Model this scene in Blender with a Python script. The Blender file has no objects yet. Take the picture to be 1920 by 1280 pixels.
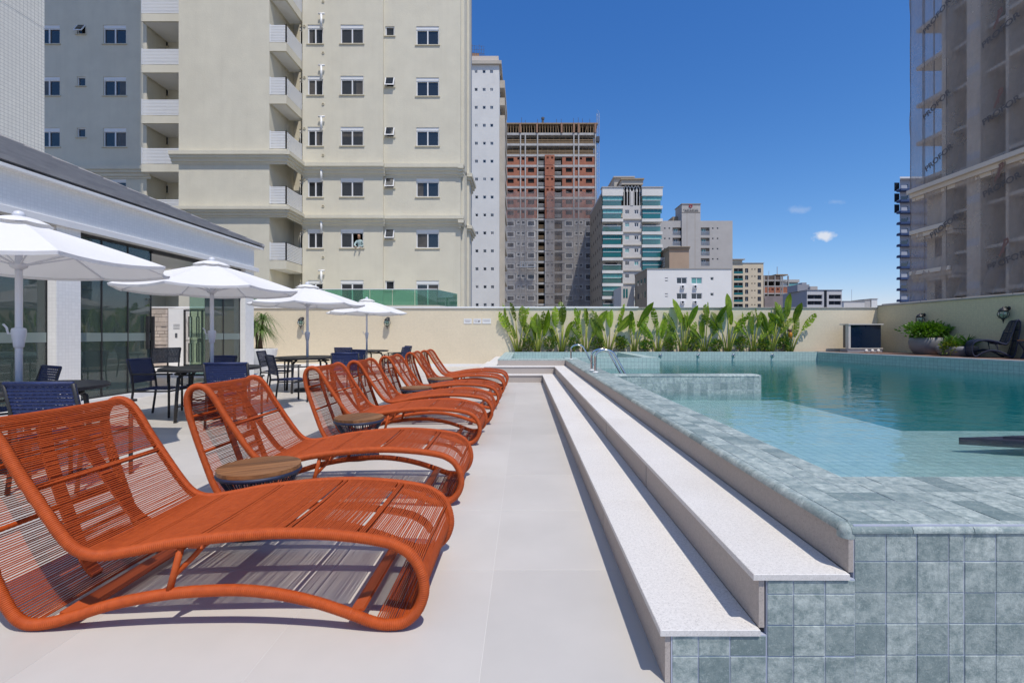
import bpy, bmesh, math, random
from mathutils import Vector, Matrix
R = math.radians
random.seed(7)
scene = bpy.context.scene
C = scene.collection
# ------------------------------------------------------------------ camera
CAMZ, F, VX, VY = 1.113, 891.0, 982.0, 627.0
cam_d = bpy.data.cameras.new('camera'); cam = bpy.data.objects.new('camera', cam_d); C.objects.link(cam)
cam_d.sensor_width = 36; cam_d.lens = 36 * F / 1920
cam_d.shift_x = -22 / 1920; cam_d.shift_y = -13 / 1920
cam_d.clip_start = 0.05; cam_d.clip_end = 5000
cam.location = (0, 0, CAMZ); cam.rotation_euler = (R(90), 0, 0)
scene.camera = cam
# ------------------------------------------------------------------ sky, sun, exposure
SUN = Vector((0.25, -0.45, 1.0)).normalized()
world = bpy.data.worlds.new('World'); scene.world = world; world.use_nodes = True
nt = world.node_tree; nt.nodes.clear()
wout = nt.nodes.new('ShaderNodeOutputWorld'); bg = nt.nodes.new('ShaderNodeBackground')
sky = nt.nodes.new('ShaderNodeTexSky'); sky.sky_type = 'NISHITA'; sky.sun_disc = False
sky.sun_elevation = math.asin(SUN.z); sky.sun_rotation = math.atan2(SUN.x, SUN.y)
sky.air_density = 1.0; sky.dust_density = 0.25; sky.ozone_density = 2.4
bg.inputs['Strength'].default_value = 0.1
def wn(t, **k):
    n = nt.nodes.new(t)
    for a, b in k.items(): setattr(n, a, b)
    return n
def wm(op, a, b=None):
    n = wn('ShaderNodeMath', operation=op)
    for i, v in enumerate((a, b)):
        if v is None: continue
        if isinstance(v, (int, float)): n.inputs[i].default_value = v
        else: nt.links.new(v, n.inputs[i])
    return n.outputs[0]
tc = wn('ShaderNodeTexCoord'); sx = wn('ShaderNodeSeparateXYZ'); nt.links.new(tc.outputs['Generated'], sx.inputs[0])
yy = wm('MAXIMUM', sx.outputs[1], 0.02)
cu, cv = wm('DIVIDE', sx.outputs[0], yy), wm('DIVIDE', sx.outputs[2], yy)
nz = wn('ShaderNodeTexNoise'); nz.inputs['Scale'].default_value = 55; nz.inputs['Detail'].default_value = 6
nt.links.new(tc.outputs['Generated'], nz.inputs['Vector'])
ctot = None
for (u0, v0, ru, rv, st) in ((0.626, 0.207, 0.034, 0.017, 1.0), (0.578, 0.262, 0.034, 0.012, 0.22), (0.66, 0.279, 0.028, 0.010, 0.2)):
    du = wm('DIVIDE', wm('SUBTRACT', cu, u0), ru); dv = wm('DIVIDE', wm('SUBTRACT', cv, v0), rv)
    d = wm('SQRT', wm('ADD', wm('MULTIPLY', du, du), wm('MULTIPLY', dv, dv)))
    a = wm('SUBTRACT', wm('ADD', -0.35, wm('MULTIPLY', nz.outputs[0], 2.2)), d)
    a = wm('MULTIPLY', wm('MINIMUM', wm('MAXIMUM', wm('MULTIPLY', a, 1.5), 0.0), 0.9), st)
    ctot = a if ctot is None else wm('MAXIMUM', ctot, a)
ctot = wm('MULTIPLY', ctot, wm('GREATER_THAN', sx.outputs[1], 0.05))
mixc = wn('ShaderNodeMix', data_type='RGBA')
nt.links.new(ctot, mixc.inputs[0]); mixc.inputs[7].default_value = (7.6, 7.9, 8.6, 1)
sepc = wn('ShaderNodeSeparateColor'); comc = wn('ShaderNodeCombineColor'); nt.links.new(sky.outputs[0], sepc.inputs[0])
for i, (a, p) in enumerate(((2.05, 1.58), (1.33, 1.12), (1.32, 0.80))):      # deep polarised blue overhead, pale at the horizon
    nt.links.new(wm('MULTIPLY', wm('POWER', wm('MULTIPLY', sepc.outputs[i], 0.085), p), a * 11), comc.inputs[i])
nt.links.new(comc.outputs[0], mixc.inputs[6]); nt.links.new(mixc.outputs[2], bg.inputs[0]); nt.links.new(bg.outputs[0], wout.inputs[0])
sun_d = bpy.data.lights.new('sun', 'SUN'); sun = bpy.data.objects.new('sun', sun_d); C.objects.link(sun)
sun_d.energy = 3.65; sun_d.angle = R(0.53); sun_d.color = (1.0, 0.93, 0.82)
sun.rotation_euler = (-SUN).to_track_quat('-Z', 'Y').to_euler(); sun.location = (6, -10, 25)
vs = scene.view_settings
vs.view_transform = 'Standard'; vs.look = 'None'; vs.exposure = 0.0; vs.gamma = 1.0
scene.cycles.max_bounces = 10; scene.cycles.transparent_max_bounces = 24; scene.cycles.caustics_reflective = False; scene.cycles.caustics_refractive = False

# ------------------------------------------------------------------ helpers
def P(px, py, Y): return Vector(((px - VX) * Y / F, Y, CAMZ - (py - VY) * Y / F))
def PX(px, Y): return (px - VX) * Y / F
def PZ(py, Y): return CAMZ - (py - VY) * Y / F
ORD = ['first', 'second', 'third', 'fourth', 'fifth', 'sixth', 'seventh', 'eighth', 'ninth', 'tenth', 'eleventh', 'twelfth', 'thirteenth', 'fourteenth']

class MB:
    def __init__(s): s.v = []; s.f = []; s.m = []; s.mi = 0
    def add(s, vs, fs):
        b = len(s.v); s.v += [tuple(v) for v in vs]
        for f in fs: s.f.append(tuple(b + i for i in f)); s.m.append(s.mi)
        return s
    def box(s, x0, x1, y0, y1, z0, z1):
        return s.add([(x0,y0,z0),(x1,y0,z0),(x1,y1,z0),(x0,y1,z0),(x0,y0,z1),(x1,y0,z1),(x1,y1,z1),(x0,y1,z1)],
                     [(0,3,2,1),(4,5,6,7),(0,1,5,4),(1,2,6,5),(2,3,7,6),(3,0,4,7)])
    def bev(s, x0, x1, y0, y1, z0, z1, b):       # box with chamfered top edges
        return s.add([(x0,y0,z0),(x1,y0,z0),(x1,y1,z0),(x0,y1,z0),(x0,y0,z1-b),(x1,y0,z1-b),(x1,y1,z1-b),(x0,y1,z1-b),
                      (x0+b,y0+b,z1),(x1-b,y0+b,z1),(x1-b,y1-b,z1),(x0+b,y1-b,z1)],
                     [(0,3,2,1),(0,1,5,4),(1,2,6,5),(2,3,7,6),(3,0,4,7),(4,5,9,8),(5,6,10,9),(6,7,11,10),(7,4,8,11),(8,9,10,11)])
    def prism(s, poly, a0, a1, axis='z'):
        n = len(poly)
        def mk(p, a): return {'z': (p[0], p[1], a), 'y': (p[0], a, p[1]), 'x': (a, p[0], p[1])}[axis]
        vs = [mk(p, a0) for p in poly] + [mk(p, a1) for p in poly]
        return s.add(vs, [tuple(range(n))[::-1], tuple(range(n, 2 * n))] + [(i, (i + 1) % n, n + (i + 1) % n, n + i) for i in range(n)])
    def quad(s, a, b, c, d): return s.add([a, b, c, d], [(0, 1, 2, 3)])
    def tube(s, pts, r, n=8, closed=False, caps=True, flat=None):
        pts = [Vector(p) for p in pts]; m = len(pts)
        rs = r if isinstance(r, (list, tuple)) else [r] * m
        vs = []; up = None
        for i in range(m):
            if closed: t = pts[(i + 1) % m] - pts[i - 1]
            else: t = pts[min(i + 1, m - 1)] - pts[max(i - 1, 0)]
            t.normalize()
            if up is None:
                up = Vector((0, 0, 1)) if abs(t.z) < 0.9 else Vector((1, 0, 0))
            a = t.cross(up)
            if a.length < 1e-5: a = t.cross(Vector((0, 1, 0)))
            a.normalize(); b = a.cross(t).normalized(); up = b
            for k in range(n):
                an = 2 * math.pi * k / n
                vs.append(pts[i] + a * (math.cos(an) * rs[i]) + b * (math.sin(an) * rs[i] * (flat or 1)))
        fs = []
        for i in range(m if closed else m - 1):
            j = (i + 1) % m
            for k in range(n):
                l = (k + 1) % n
                fs.append((i * n + k, i * n + l, j * n + l, j * n + k))
        if caps and not closed: fs += [tuple(range(n))[::-1], tuple((m - 1) * n + k for k in range(n))]
        return s.add(vs, fs)
    def lathe(s, prof, n=24, c=(0, 0, 0), a0=0.0):
        vs = []
        for (r, z) in prof:
            for k in range(n):
                an = a0 + 2 * math.pi * k / n
                vs.append((c[0] + r * math.cos(an), c[1] + r * math.sin(an), c[2] + z))
        fs = []
        for i in range(len(prof) - 1):
            for k in range(n):
                l = (k + 1) % n
                fs.append((i * n + k, i * n + l, (i + 1) * n + l, (i + 1) * n + k))
        return s.add(vs, fs)
    def facade(s, o, u, nin, w, h, holes, depth, back=False):
        o = Vector(o); u = Vector(u); nin = Vector(nin); z = Vector((0, 0, 1))
        us = sorted({0, w} | {a for q in holes for a in q[:2]}); vv = sorted({0, h} | {a for q in holes for a in q[2:4]})
        us = [a for a in us if -1e-6 <= a <= w + 1e-6]; vv = [a for a in vv if -1e-6 <= a <= h + 1e-6]
        for j in range(len(vv) - 1):
            run = None
            for i in range(len(us)):
                solid = i < len(us) - 1 and not any(q[0] - 1e-6 <= us[i] and us[i + 1] <= q[1] + 1e-6 and q[2] - 1e-6 <= vv[j] and vv[j + 1] <= q[3] + 1e-6 for q in holes)
                if solid and run is None: run = us[i]
                if not solid and run is not None:
                    a, b, c, d = run, us[i], vv[j], vv[j + 1]
                    s.quad(o + u * a + z * c, o + u * b + z * c, o + u * b + z * d, o + u * a + z * d); run = None
        for (a, b, c, d) in [q[:4] for q in holes]:
            c = max(c, 0); d = min(d, h)
            q = [o + u * a + z * c, o + u * b + z * c, o + u * b + z * d, o + u * a + z * d]; e = [p + nin * depth for p in q]
            for i in range(4): s.quad(q[i], q[(i + 1) % 4], e[(i + 1) % 4], e[i])
            if back: s.quad(*e)
        return s
    def mesh(s, name, mats, smooth=False):
        me = bpy.data.meshes.new(name); me.from_pydata(s.v, [], s.f)
        for m in (mats if isinstance(mats, (list, tuple)) else [mats]): me.materials.append(m)
        if any(s.m): me.polygons.foreach_set('material_index', s.m)
        if smooth: me.polygons.foreach_set('use_smooth', [True] * len(me.polygons))
        me.update(); return me
    def build(s, name, mats, parent=None, smooth=False, **k): return link(name, s.mesh(name, mats, smooth), parent, **k)

def wloc(o):
    v = Vector((0, 0, 0))
    while o is not None: v += o.location; o = o.parent
    return v
def link(name, me, parent=None, loc=None, rz=0.0, local=False, kind=None, label=None):
    """links mesh data as one object; loc is in world space unless local"""
    o = bpy.data.objects.new(name, me); C.objects.link(o)
    l = Vector(loc) if loc is not None else Vector((0, 0, 0))
    if parent is not None:
        o.parent = parent
        if not local: l = l - wloc(parent)
    o.location = l; o.rotation_euler = (0, 0, rz)
    if kind: o['kind'] = kind
    if label: o['label'] = label
    return o
def tag(o, label, cat, group=None):
    o['label'] = label; o['category'] = cat
    if group: o['group'] = group
    return o
def thing(name, label, cat, loc=(0, 0, 0), rz=0.0, group=None):
    o = bpy.data.objects.new(name, None); C.objects.link(o); o.empty_display_size = 0.1
    o.location = loc; o.rotation_euler = (0, 0, rz)
    return tag(o, label, cat, group)
def copy_tree(o, parent=None):
    c = o.copy(); C.objects.link(c); c.parent = parent
    if parent is not None: c.matrix_parent_inverse = o.matrix_parent_inverse.copy()
    for ch in list(KIDS.get(o.name, [])): copy_tree(ch, c)
    return c
KIDS = {}
def index_kids():
    KIDS.clear()
    for o in bpy.data.objects:
        if o.parent is not None: KIDS.setdefault(o.parent.name, []).append(o)

# ------------------------------------------------------------------ materials
def _new(name):
    m = bpy.data.materials.new(name); m.use_nodes = True
    n = m.node_tree; b = n.nodes['Principled BSDF']; return m, n, b
def rgba(c): return (c[0], c[1], c[2], 1)
def node(n, t, **k):
    x = n.nodes.new(t)
    for a, b in k.items(): setattr(x, a, b)
    return x
def math_n(n, op, a, b=None, c=None):
    x = node(n, 'ShaderNodeMath', operation=op)
    for i, v in enumerate((a, b, c)):
        if v is None: continue
        if isinstance(v, (int, float)): x.inputs[i].default_value = v
        else: n.links.new(v, x.inputs[i])
    return x.outputs[0]
def mixc_n(n, fac, a, b, blend='MIX'):
    x = node(n, 'ShaderNodeMix', data_type='RGBA', blend_type=blend)
    for i, v in ((0, fac), (6, a), (7, b)):
        if isinstance(v, (int, float)): x.inputs[i].default_value = v
        elif isinstance(v, tuple): x.inputs[i].default_value = rgba(v)
        else: n.links.new(v, x.inputs[i])
    return x.outputs[2]
def noise_n(n, vec, scale, detail=4, rough=0.55):
    x = node(n, 'ShaderNodeTexNoise'); x.inputs['Scale'].default_value = scale; x.inputs['Detail'].default_value = detail
    x.inputs['Roughness'].default_value = rough
    if vec is not None: n.links.new(vec, x.inputs['Vector'])
    return x.outputs[0]
def ramp_n(n, fac, lo, hi):
    x = node(n, 'ShaderNodeMapRange'); x.inputs[1].default_value = lo; x.inputs[2].default_value = hi
    n.links.new(fac, x.inputs[0]); return x.outputs[0]
def bump_n(n, b, h, strength, dist=0.01):
    x = node(n, 'ShaderNodeBump'); x.inputs['Strength'].default_value = strength; x.inputs['Distance'].default_value = dist
    n.links.new(h, x.inputs['Height']); n.links.new(x.outputs[0], b.inputs['Normal'])
def pos_n(n, local=False):
    if local: return node(n, 'ShaderNodeTexCoord').outputs['Object']
    return node(n, 'ShaderNodeNewGeometry').outputs['Position']
def pmat(name, col, rough=0.6, col2=None, scale=8.0, lo=0.35, hi=0.65, metal=0.0, spec=0.5, bump=0.0, bscale=60, rnd=0.0, local=False, grime=0.0, trans=0.0, sheen=0.0, streak=0.0):
    m, n, b = _new(name)
    p = pos_n(n, local)
    c = None
    if col2 is not None: c = mixc_n(n, ramp_n(n, noise_n(n, p, scale, 5), lo, hi), tuple(col), tuple(col2))
    if rnd:
        oi = node(n, 'ShaderNodeObjectInfo')
        v = math_n(n, 'MULTIPLY_ADD', oi.outputs['Random'], 2 * rnd, 1 - rnd)
        cc = node(n, 'ShaderNodeCombineXYZ')
        for i in range(3): n.links.new(v, cc.inputs[i])
        c = mixc_n(n, 1.0, c if c is not None else tuple(col), cc.outputs[0], 'MULTIPLY')
    if grime:
        g = ramp_n(n, noise_n(n, p, 0.7, 6, 0.65), 0.45, 0.8)
        c = mixc_n(n, math_n(n, 'MULTIPLY', g, grime), c if c is not None else tuple(col), (col[0] * 0.55, col[1] * 0.52, col[2] * 0.48))
    if streak:
        mp = node(n, 'ShaderNodeMapping'); mp.inputs['Scale'].default_value = (3.0, 3.0, 0.12); n.links.new(p, mp.inputs[0])
        g = ramp_n(n, noise_n(n, mp.outputs[0], 1.0, 5, 0.7), 0.5, 0.85)
        c = mixc_n(n, math_n(n, 'MULTIPLY', g, streak), c if c is not None else tuple(col), (col[0] * 0.6, col[1] * 0.58, col[2] * 0.55))
    if c is None: b.inputs['Base Color'].default_value = rgba(col)
    else: n.links.new(c, b.inputs['Base Color'])
    b.inputs['Roughness'].default_value = rough; b.inputs['Metallic'].default_value = metal
    b.inputs['Specular IOR Level'].default_value = spec
    if sheen: b.inputs['Sheen Weight'].default_value = sheen
    if bump: bump_n(n, b, noise_n(n, p, bscale, 3), bump)
    return m
def mosaic(name, col, grout, su, sv, rough=0.5, gw=0.06, bump=0.25, grime=0.25, var=0.06):
    """small square wall tiles laid in a grid on any axis-aligned wall"""
    m, n, b = _new(name); p = pos_n(n)
    s = node(n, 'ShaderNodeSeparateXYZ'); n.links.new(p, s.inputs[0])
    u = math_n(n, 'ADD', s.outputs[0], s.outputs[1])
    cx = node(n, 'ShaderNodeCombineXYZ'); n.links.new(u, cx.inputs[0]); n.links.new(s.outputs[2], cx.inputs[1])
    br = node(n, 'ShaderNodeTexBrick', offset=0.0, squash=1.0); n.links.new(cx.outputs[0], br.inputs['Vector'])
    br.inputs['Color1'].default_value = rgba([c * (1 - var) for c in col]); br.inputs['Color2'].default_value = rgba([min(1, c * (1 + var)) for c in col])
    br.inputs['Mortar'].default_value = rgba(grout); br.inputs['Scale'].default_value = 1.0
    br.inputs['Mortar Size'].default_value = su * gw; br.inputs['Brick Width'].default_value = su; br.inputs['Row Height'].default_value = sv
    br.inputs['Bias'].default_value = 0.0
    g = ramp_n(n, noise_n(n, p, 0.6, 6, 0.65), 0.45, 0.85)
    c = mixc_n(n, math_n(n, 'MULTIPLY', g, grime), br.outputs['Color'], tuple(x * 0.7 for x in col))
    n.links.new(c, b.inputs['Base Color']); b.inputs['Roughness'].default_value = rough
    inv = math_n(n, 'SUBTRACT', 1.0, br.outputs['Fac']); bump_n(n, b, inv, bump, 0.004)
    return m
def pool_tile_mat(name, grid=False, pitch=0.1):
    """blue-green natural stone pool tile; grid=True also lays joints for far and sunken surfaces"""
    m, n, b = _new(name); p = pos_n(n)
    if grid:
        s = node(n, 'ShaderNodeSeparateXYZ'); n.links.new(p, s.inputs[0])
        ge = node(n, 'ShaderNodeNewGeometry'); sn = node(n, 'ShaderNodeSeparateXYZ'); n.links.new(ge.outputs['True Normal'], sn.inputs[0])
        hz = math_n(n, 'GREATER_THAN', math_n(n, 'ABSOLUTE', sn.outputs[2]), 0.5)
        xw = math_n(n, 'GREATER_THAN', math_n(n, 'ABSOLUTE', sn.outputs[0]), 0.5)
        u = math_n(n, 'ADD', math_n(n, 'MULTIPLY', s.outputs[0], math_n(n, 'SUBTRACT', 1.0, xw)), math_n(n, 'MULTIPLY', s.outputs[1], xw))
        v = math_n(n, 'ADD', math_n(n, 'MULTIPLY', s.outputs[1], hz), math_n(n, 'MULTIPLY', s.outputs[2], math_n(n, 'SUBTRACT', 1.0, hz)))
        cx = node(n, 'ShaderNodeCombineXYZ'); n.links.new(u, cx.inputs[0]); n.links.new(v, cx.inputs[1])
        br = node(n, 'ShaderNodeTexBrick', offset=0.0); n.links.new(cx.outputs[0], br.inputs['Vector'])
        br.inputs['Scale'].default_value = 1; br.inputs['Brick Width'].default_value = pitch; br.inputs['Row Height'].default_value = pitch
        br.inputs['Mortar Size'].default_value = 0.0035; br.inputs['Bias'].default_value = -0.25
        br.inputs['Color1'].default_value = (0, 0, 0, 1); br.inputs['Color2'].default_value = (1, 1, 1, 1)
        bw = node(n, 'ShaderNodeSeparateColor'); n.links.new(br.outputs['Color'], bw.inputs[0]); rnd = bw.outputs[0]; fac = br.outputs['Fac']
    else:
        rnd = node(n, 'ShaderNodeObjectInfo').outputs['Random']; fac = None
    dark = math_n(n, 'MULTIPLY', math_n(n, 'POWER', rnd, 2.6), 0.85)
    mott = ramp_n(n, noise_n(n, p, 24, 9, 0.82), 0.40, 0.62)
    base = mixc_n(n, mott, (0.215, 0.28, 0.278), (0.53, 0.595, 0.565))
    if grid: base = mixc_n(n, 0.55, base, (0.50, 0.66, 0.63))  # same stone, lightened to aqua so the water above looks brighter
    base = mixc_n(n, dark if not grid else math_n(n, 'MULTIPLY', dark, 0.5), base, (0.14, 0.20, 0.205))
    vein = ramp_n(n, noise_n(n, p, 75, 6, 0.8), 0.54, 0.66)
    base = mixc_n(n, math_n(n, 'MULTIPLY', vein, 0.5), base, (0.56, 0.63, 0.60))
    if fac is not None: base = mixc_n(n, fac, base, (0.22, 0.29, 0.31))
    n.links.new(base, b.inputs['Base Color'])
    n.links.new(math_n(n, 'MULTIPLY_ADD', mott, 0.2, 0.42), b.inputs['Roughness'])
    hgt = math_n(n, 'ADD', mott, math_n(n, 'MULTIPLY', vein, 0.5))
    bump_n(n, b, hgt, 0.35, 0.004)
    return m
def granite_mat(name, col):
    m, n, b = _new(name); p = pos_n(n)
    sp = ramp_n(n, noise_n(n, p, 230, 3, 0.7), 0.30, 0.44)
    sp2 = ramp_n(n, noise_n(n, p, 90, 4, 0.7), 0.35, 0.6)
    c = mixc_n(n, sp2, tuple(x * 0.86 for x in col), tuple(col)); c = mixc_n(n, sp, tuple(x * 0.5 for x in col), c)
    st = ramp_n(n, noise_n(n, p, 1.3, 5, 0.6), 0.45, 0.8); c = mixc_n(n, math_n(n, 'MULTIPLY', st, 0.3), c, (0.5, 0.45, 0.38))
    oi = node(n, 'ShaderNodeObjectInfo'); v = math_n(n, 'MULTIPLY_ADD', oi.outputs['Random'], 0.08, 0.95)
    cc = node(n, 'ShaderNodeCombineXYZ'); [n.links.new(v, cc.inputs[i]) for i in range(3)]
    c = mixc_n(n, 1.0, c, cc.outputs[0], 'MULTIPLY')
    n.links.new(c, b.inputs['Base Color']); b.inputs['Roughness'].default_value = 0.7; bump_n(n, b, sp, 0.15, 0.002)
    return m
def glass_mat(name, tint, refl=0.08, rough=0.0, frost=0.0):
    """thin pane: tinted transparent with a fresnel reflection"""
    m, n, b = _new(name); n.nodes.remove(b); out = n.nodes['Material Output']
    tr = node(n, 'ShaderNodeBsdfTransparent'); tr.inputs[0].default_value = rgba(tint)
    gl = node(n, 'ShaderNodeBsdfGlossy'); gl.inputs['Roughness'].default_value = rough
    lw = node(n, 'ShaderNodeFresnel'); lw.inputs[0].default_value = 1.5
    f = math_n(n, 'MINIMUM', math_n(n, 'ADD', lw.outputs[0], refl), 1.0)
    mx = node(n, 'ShaderNodeMixShader'); n.links.new(f, mx.inputs[0]); n.links.new(tr.outputs[0], mx.inputs[1]); n.links.new(gl.outputs[0], mx.inputs[2])
    last = mx.outputs[0]
    if frost:
        df = node(n, 'ShaderNodeBsdfTranslucent'); df.inputs[0].default_value = rgba([min(1, t + .05) for t in tint])
        d2 = node(n, 'ShaderNodeBsdfDiffuse'); d2.inputs[0].default_value = rgba(tint)
        m3 = node(n, 'ShaderNodeMixShader'); n.links.new(df.outputs[0], m3.inputs[1]); n.links.new(d2.outputs[0], m3.inputs[2])
        m2 = node(n, 'ShaderNodeMixShader'); m2.inputs[0].default_value = frost; n.links.new(last, m2.inputs[1]); n.links.new(m3.outputs[0], m2.inputs[2]); last = m2.outputs[0]
    n.links.new(last, out.inputs['Surface']); return m
def fabric_mat(name, col, tl=0.35):
    m, n, b = _new(name); n.nodes.remove(b); out = n.nodes['Material Output']
    d = node(n, 'ShaderNodeBsdfDiffuse'); t = node(n, 'ShaderNodeBsdfTranslucent'); p = pos_n(n, True)
    c = mixc_n(n, noise_n(n, p, 3, 4), tuple(x * 0.94 for x in col), tuple(col))
    n.links.new(c, d.inputs[0]); n.links.new(c, t.inputs[0])
    bp = node(n, 'ShaderNodeBump'); bp.inputs['Strength'].default_value = 0.35; bp.inputs['Distance'].default_value = 0.03; n.links.new(noise_n(n, p, 4.5, 4, 0.55), bp.inputs['Height']); n.links.new(bp.outputs[0], d.inputs['Normal'])
    mx = node(n, 'ShaderNodeMixShader'); mx.inputs[0].default_value = tl
    n.links.new(d.outputs[0], mx.inputs[1]); n.links.new(t.outputs[0], mx.inputs[2]); n.links.new(mx.outputs[0], out.inputs['Surface'])
    return m
def leaf_mat(name, col, col2, rough=0.45, tl=0.25, rnd=0.25):
    m, n, b = _new(name); out = n.nodes['Material Output']; p = pos_n(n)
    c = mixc_n(n, ramp_n(n, noise_n(n, p, 7, 4), 0.3, 0.7), tuple(col), tuple(col2))
    oi = node(n, 'ShaderNodeObjectInfo'); v = math_n(n, 'MULTIPLY_ADD', oi.outputs['Random'], 2 * rnd, 1 - rnd)
    cc = node(n, 'ShaderNodeCombineXYZ'); [n.links.new(v, cc.inputs[i]) for i in range(3)]
    c = mixc_n(n, 1.0, c, cc.outputs[0], 'MULTIPLY')
    n.links.new(c, b.inputs['Base Color']); b.inputs['Roughness'].default_value = rough
    t = node(n, 'ShaderNodeBsdfTranslucent'); c2 = mixc_n(n, 1.0, c, (1.5, 1.6, 0.5), 'MULTIPLY'); n.links.new(c2, t.inputs[0])
    mx = node(n, 'ShaderNodeMixShader'); mx.inputs[0].default_value = tl
    n.links.new(b.outputs[0], mx.inputs[1]); n.links.new(t.outputs[0], mx.inputs[2]); n.links.new(mx.outputs[0], out.inputs['Surface'])
    return m

M = {}
M['floor'] = pmat('porcelain', (0.545, 0.52, 0.487), 0.42, (0.59, 0.562, 0.527), 1.6, rnd=0.05, bump=0.03, bscale=25, grime=0.14)
M['floor_grout'] = pmat('floor_grout', (0.66, 0.64, 0.62), 0.8)
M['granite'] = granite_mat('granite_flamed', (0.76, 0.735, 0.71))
M['granite_r'] = granite_mat('granite_riser_shade', (0.46, 0.41, 0.375))  # same granite darkened, the shade on the risers put into the colour
M['tile'] = pool_tile_mat('pool_stone_tile'); M['tile_grid'] = pool_tile_mat('pool_stone_tile_laid', True)
M['pool_grout'] = pmat('pool_grout', (0.47, 0.50, 0.59), 0.8, (0.37, 0.42, 0.54), 5)
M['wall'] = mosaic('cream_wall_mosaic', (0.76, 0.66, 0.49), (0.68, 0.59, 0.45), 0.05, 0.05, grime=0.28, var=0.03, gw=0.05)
M['wall_r'] = mosaic('shade_tinted_cream_mosaic', (0.66, 0.585, 0.39), (0.57, 0.51, 0.35), 0.05, 0.05, grime=0.3, var=0.05)  # same cream tile as the back wall, greenish shade put into the colour
M['white'] = pmat('white_paint', (0.80, 0.80, 0.80), 0.5, (0.76, 0.76, 0.77), 2)
M['white_tile'] = mosaic('white_mosaic', (0.88, 0.87, 0.85), (0.80, 0.79, 0.775), 0.05, 0.05, grime=0.08, var=0.03)
M['grey_cap'] = pmat('grey_cap', (0.40, 0.38, 0.35), 0.7, (0.33, 0.32, 0.30), 3)
M['plaster'] = pmat('cream_plaster', (0.69, 0.655, 0.545), 0.85, (0.645, 0.612, 0.512), 1.2, bump=0.6, bscale=18, grime=0.12, streak=0.16)
M['plaster_d'] = pmat('cream_plaster_trim', (0.62, 0.565, 0.43), 0.85, (0.58, 0.53, 0.40), 1.2, bump=0.2, bscale=18)
M['alu'] = pmat('white_aluminium', (0.78, 0.79, 0.81), 0.4)
M['grey_alu'] = pmat('grey_aluminium', (0.50, 0.53, 0.57), 0.35, metal=0.3)
M['winglass'] = pmat('window_glass', (0.020, 0.024, 0.030), 0.04, spec=0.9)
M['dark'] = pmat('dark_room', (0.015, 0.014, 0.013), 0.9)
M['rope'] = pmat('orange_rope', (0.475, 0.084, 0.013), 0.6, (0.40, 0.066, 0.010), 40, bump=0.15, bscale=500, spec=0.35, local=True)
M['rope_frame'] = pmat('orange_steel', (0.45, 0.085, 0.02), 0.45, local=True)
M['black_metal'] = pmat('black_metal', (0.018, 0.019, 0.022), 0.5, (0.03, 0.03, 0.034), 8, local=True)
M['navy'] = pmat('navy_weave', (0.018, 0.035, 0.13), 0.55, (0.012, 0.024, 0.095), 30, local=True, bump=0.2, bscale=200)
M['navy_rope'] = pmat('navy_rope', (0.022, 0.030, 0.075), 0.55, (0.015, 0.02, 0.05), 30, local=True)
M['grey_rope'] = pmat('grey_rope', (0.10, 0.11, 0.13), 0.7, (0.06, 0.065, 0.08), 20, local=True)
M['canopy'] = fabric_mat('white_canopy', (0.86, 0.86, 0.87), 0.22)
M['pole'] = pmat('white_pole', (0.66, 0.68, 0.74), 0.35)
M['steel'] = pmat('polished_steel', (0.62, 0.62, 0.63), 0.12, metal=1.0)
M['roof'] = pmat('roof_tile', (0.30, 0.295, 0.30), 0.6, (0.24, 0.235, 0.245), 3)
M['glass'] = glass_mat('green_glass', (0.70, 0.86, 0.81), 0.06, frost=0.07)  # slight frost lays a light green haze over the dark interior
M['band'] = glass_mat('frosted_band', (0.55, 0.64, 0.62), 0.05, frost=0.7)
M['railglass'] = glass_mat('rail_glass', (0.42, 0.72, 0.60), 0.05, frost=0.22)
M['soil'] = pmat('soil', (0.10, 0.07, 0.045), 0.95, (0.06, 0.04, 0.03), 20)
M['ground'] = pmat('bounce_ground', (0.30, 0.28, 0.25), 0.9, (0.24, 0.225, 0.205), 0.05)  # unseen ground, paled to bounce sunlight up onto the facades
def wood_mat(name, c1, c2):
    m, n, b = _new(name); p = pos_n(n, True)
    mp = node(n, 'ShaderNodeMapping'); mp.inputs['Scale'].default_value = (3, 40, 40); n.links.new(p, mp.inputs[0])
    oi = node(n, 'ShaderNodeObjectInfo'); ad = node(n, 'ShaderNodeVectorMath', operation='ADD'); n.links.new(mp.outputs[0], ad.inputs[0])
    cc = node(n, 'ShaderNodeCombineXYZ'); [n.links.new(math_n(n, 'MULTIPLY', oi.outputs['Random'], 37.0), cc.inputs[i]) for i in range(3)]; n.links.new(cc.outputs[0], ad.inputs[1])
    g = ramp_n(n, noise_n(n, ad.outputs[0], 1.0, 5, 0.6), 0.3, 0.7); c = mixc_n(n, g, c1, c2)
    v = math_n(n, 'MULTIPLY_ADD', oi.outputs['Random'], 0.6, 0.7); c3 = node(n, 'ShaderNodeCombineXYZ'); [n.links.new(v, c3.inputs[i]) for i in range(3)]
    c = mixc_n(n, 1.0, c, c3.outputs[0], 'MULTIPLY'); n.links.new(c, b.inputs['Base Color']); b.inputs['Roughness'].default_value = 0.5
    bump_n(n, b, g, 0.15, 0.002); return m
M['wood'] = wood_mat('teak', (0.31, 0.14, 0.052), (0.12, 0.05, 0.02))
M['deck'] = wood_mat('deck_wood', (0.22, 0.13, 0.095), (0.15, 0.085, 0.065))
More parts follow.
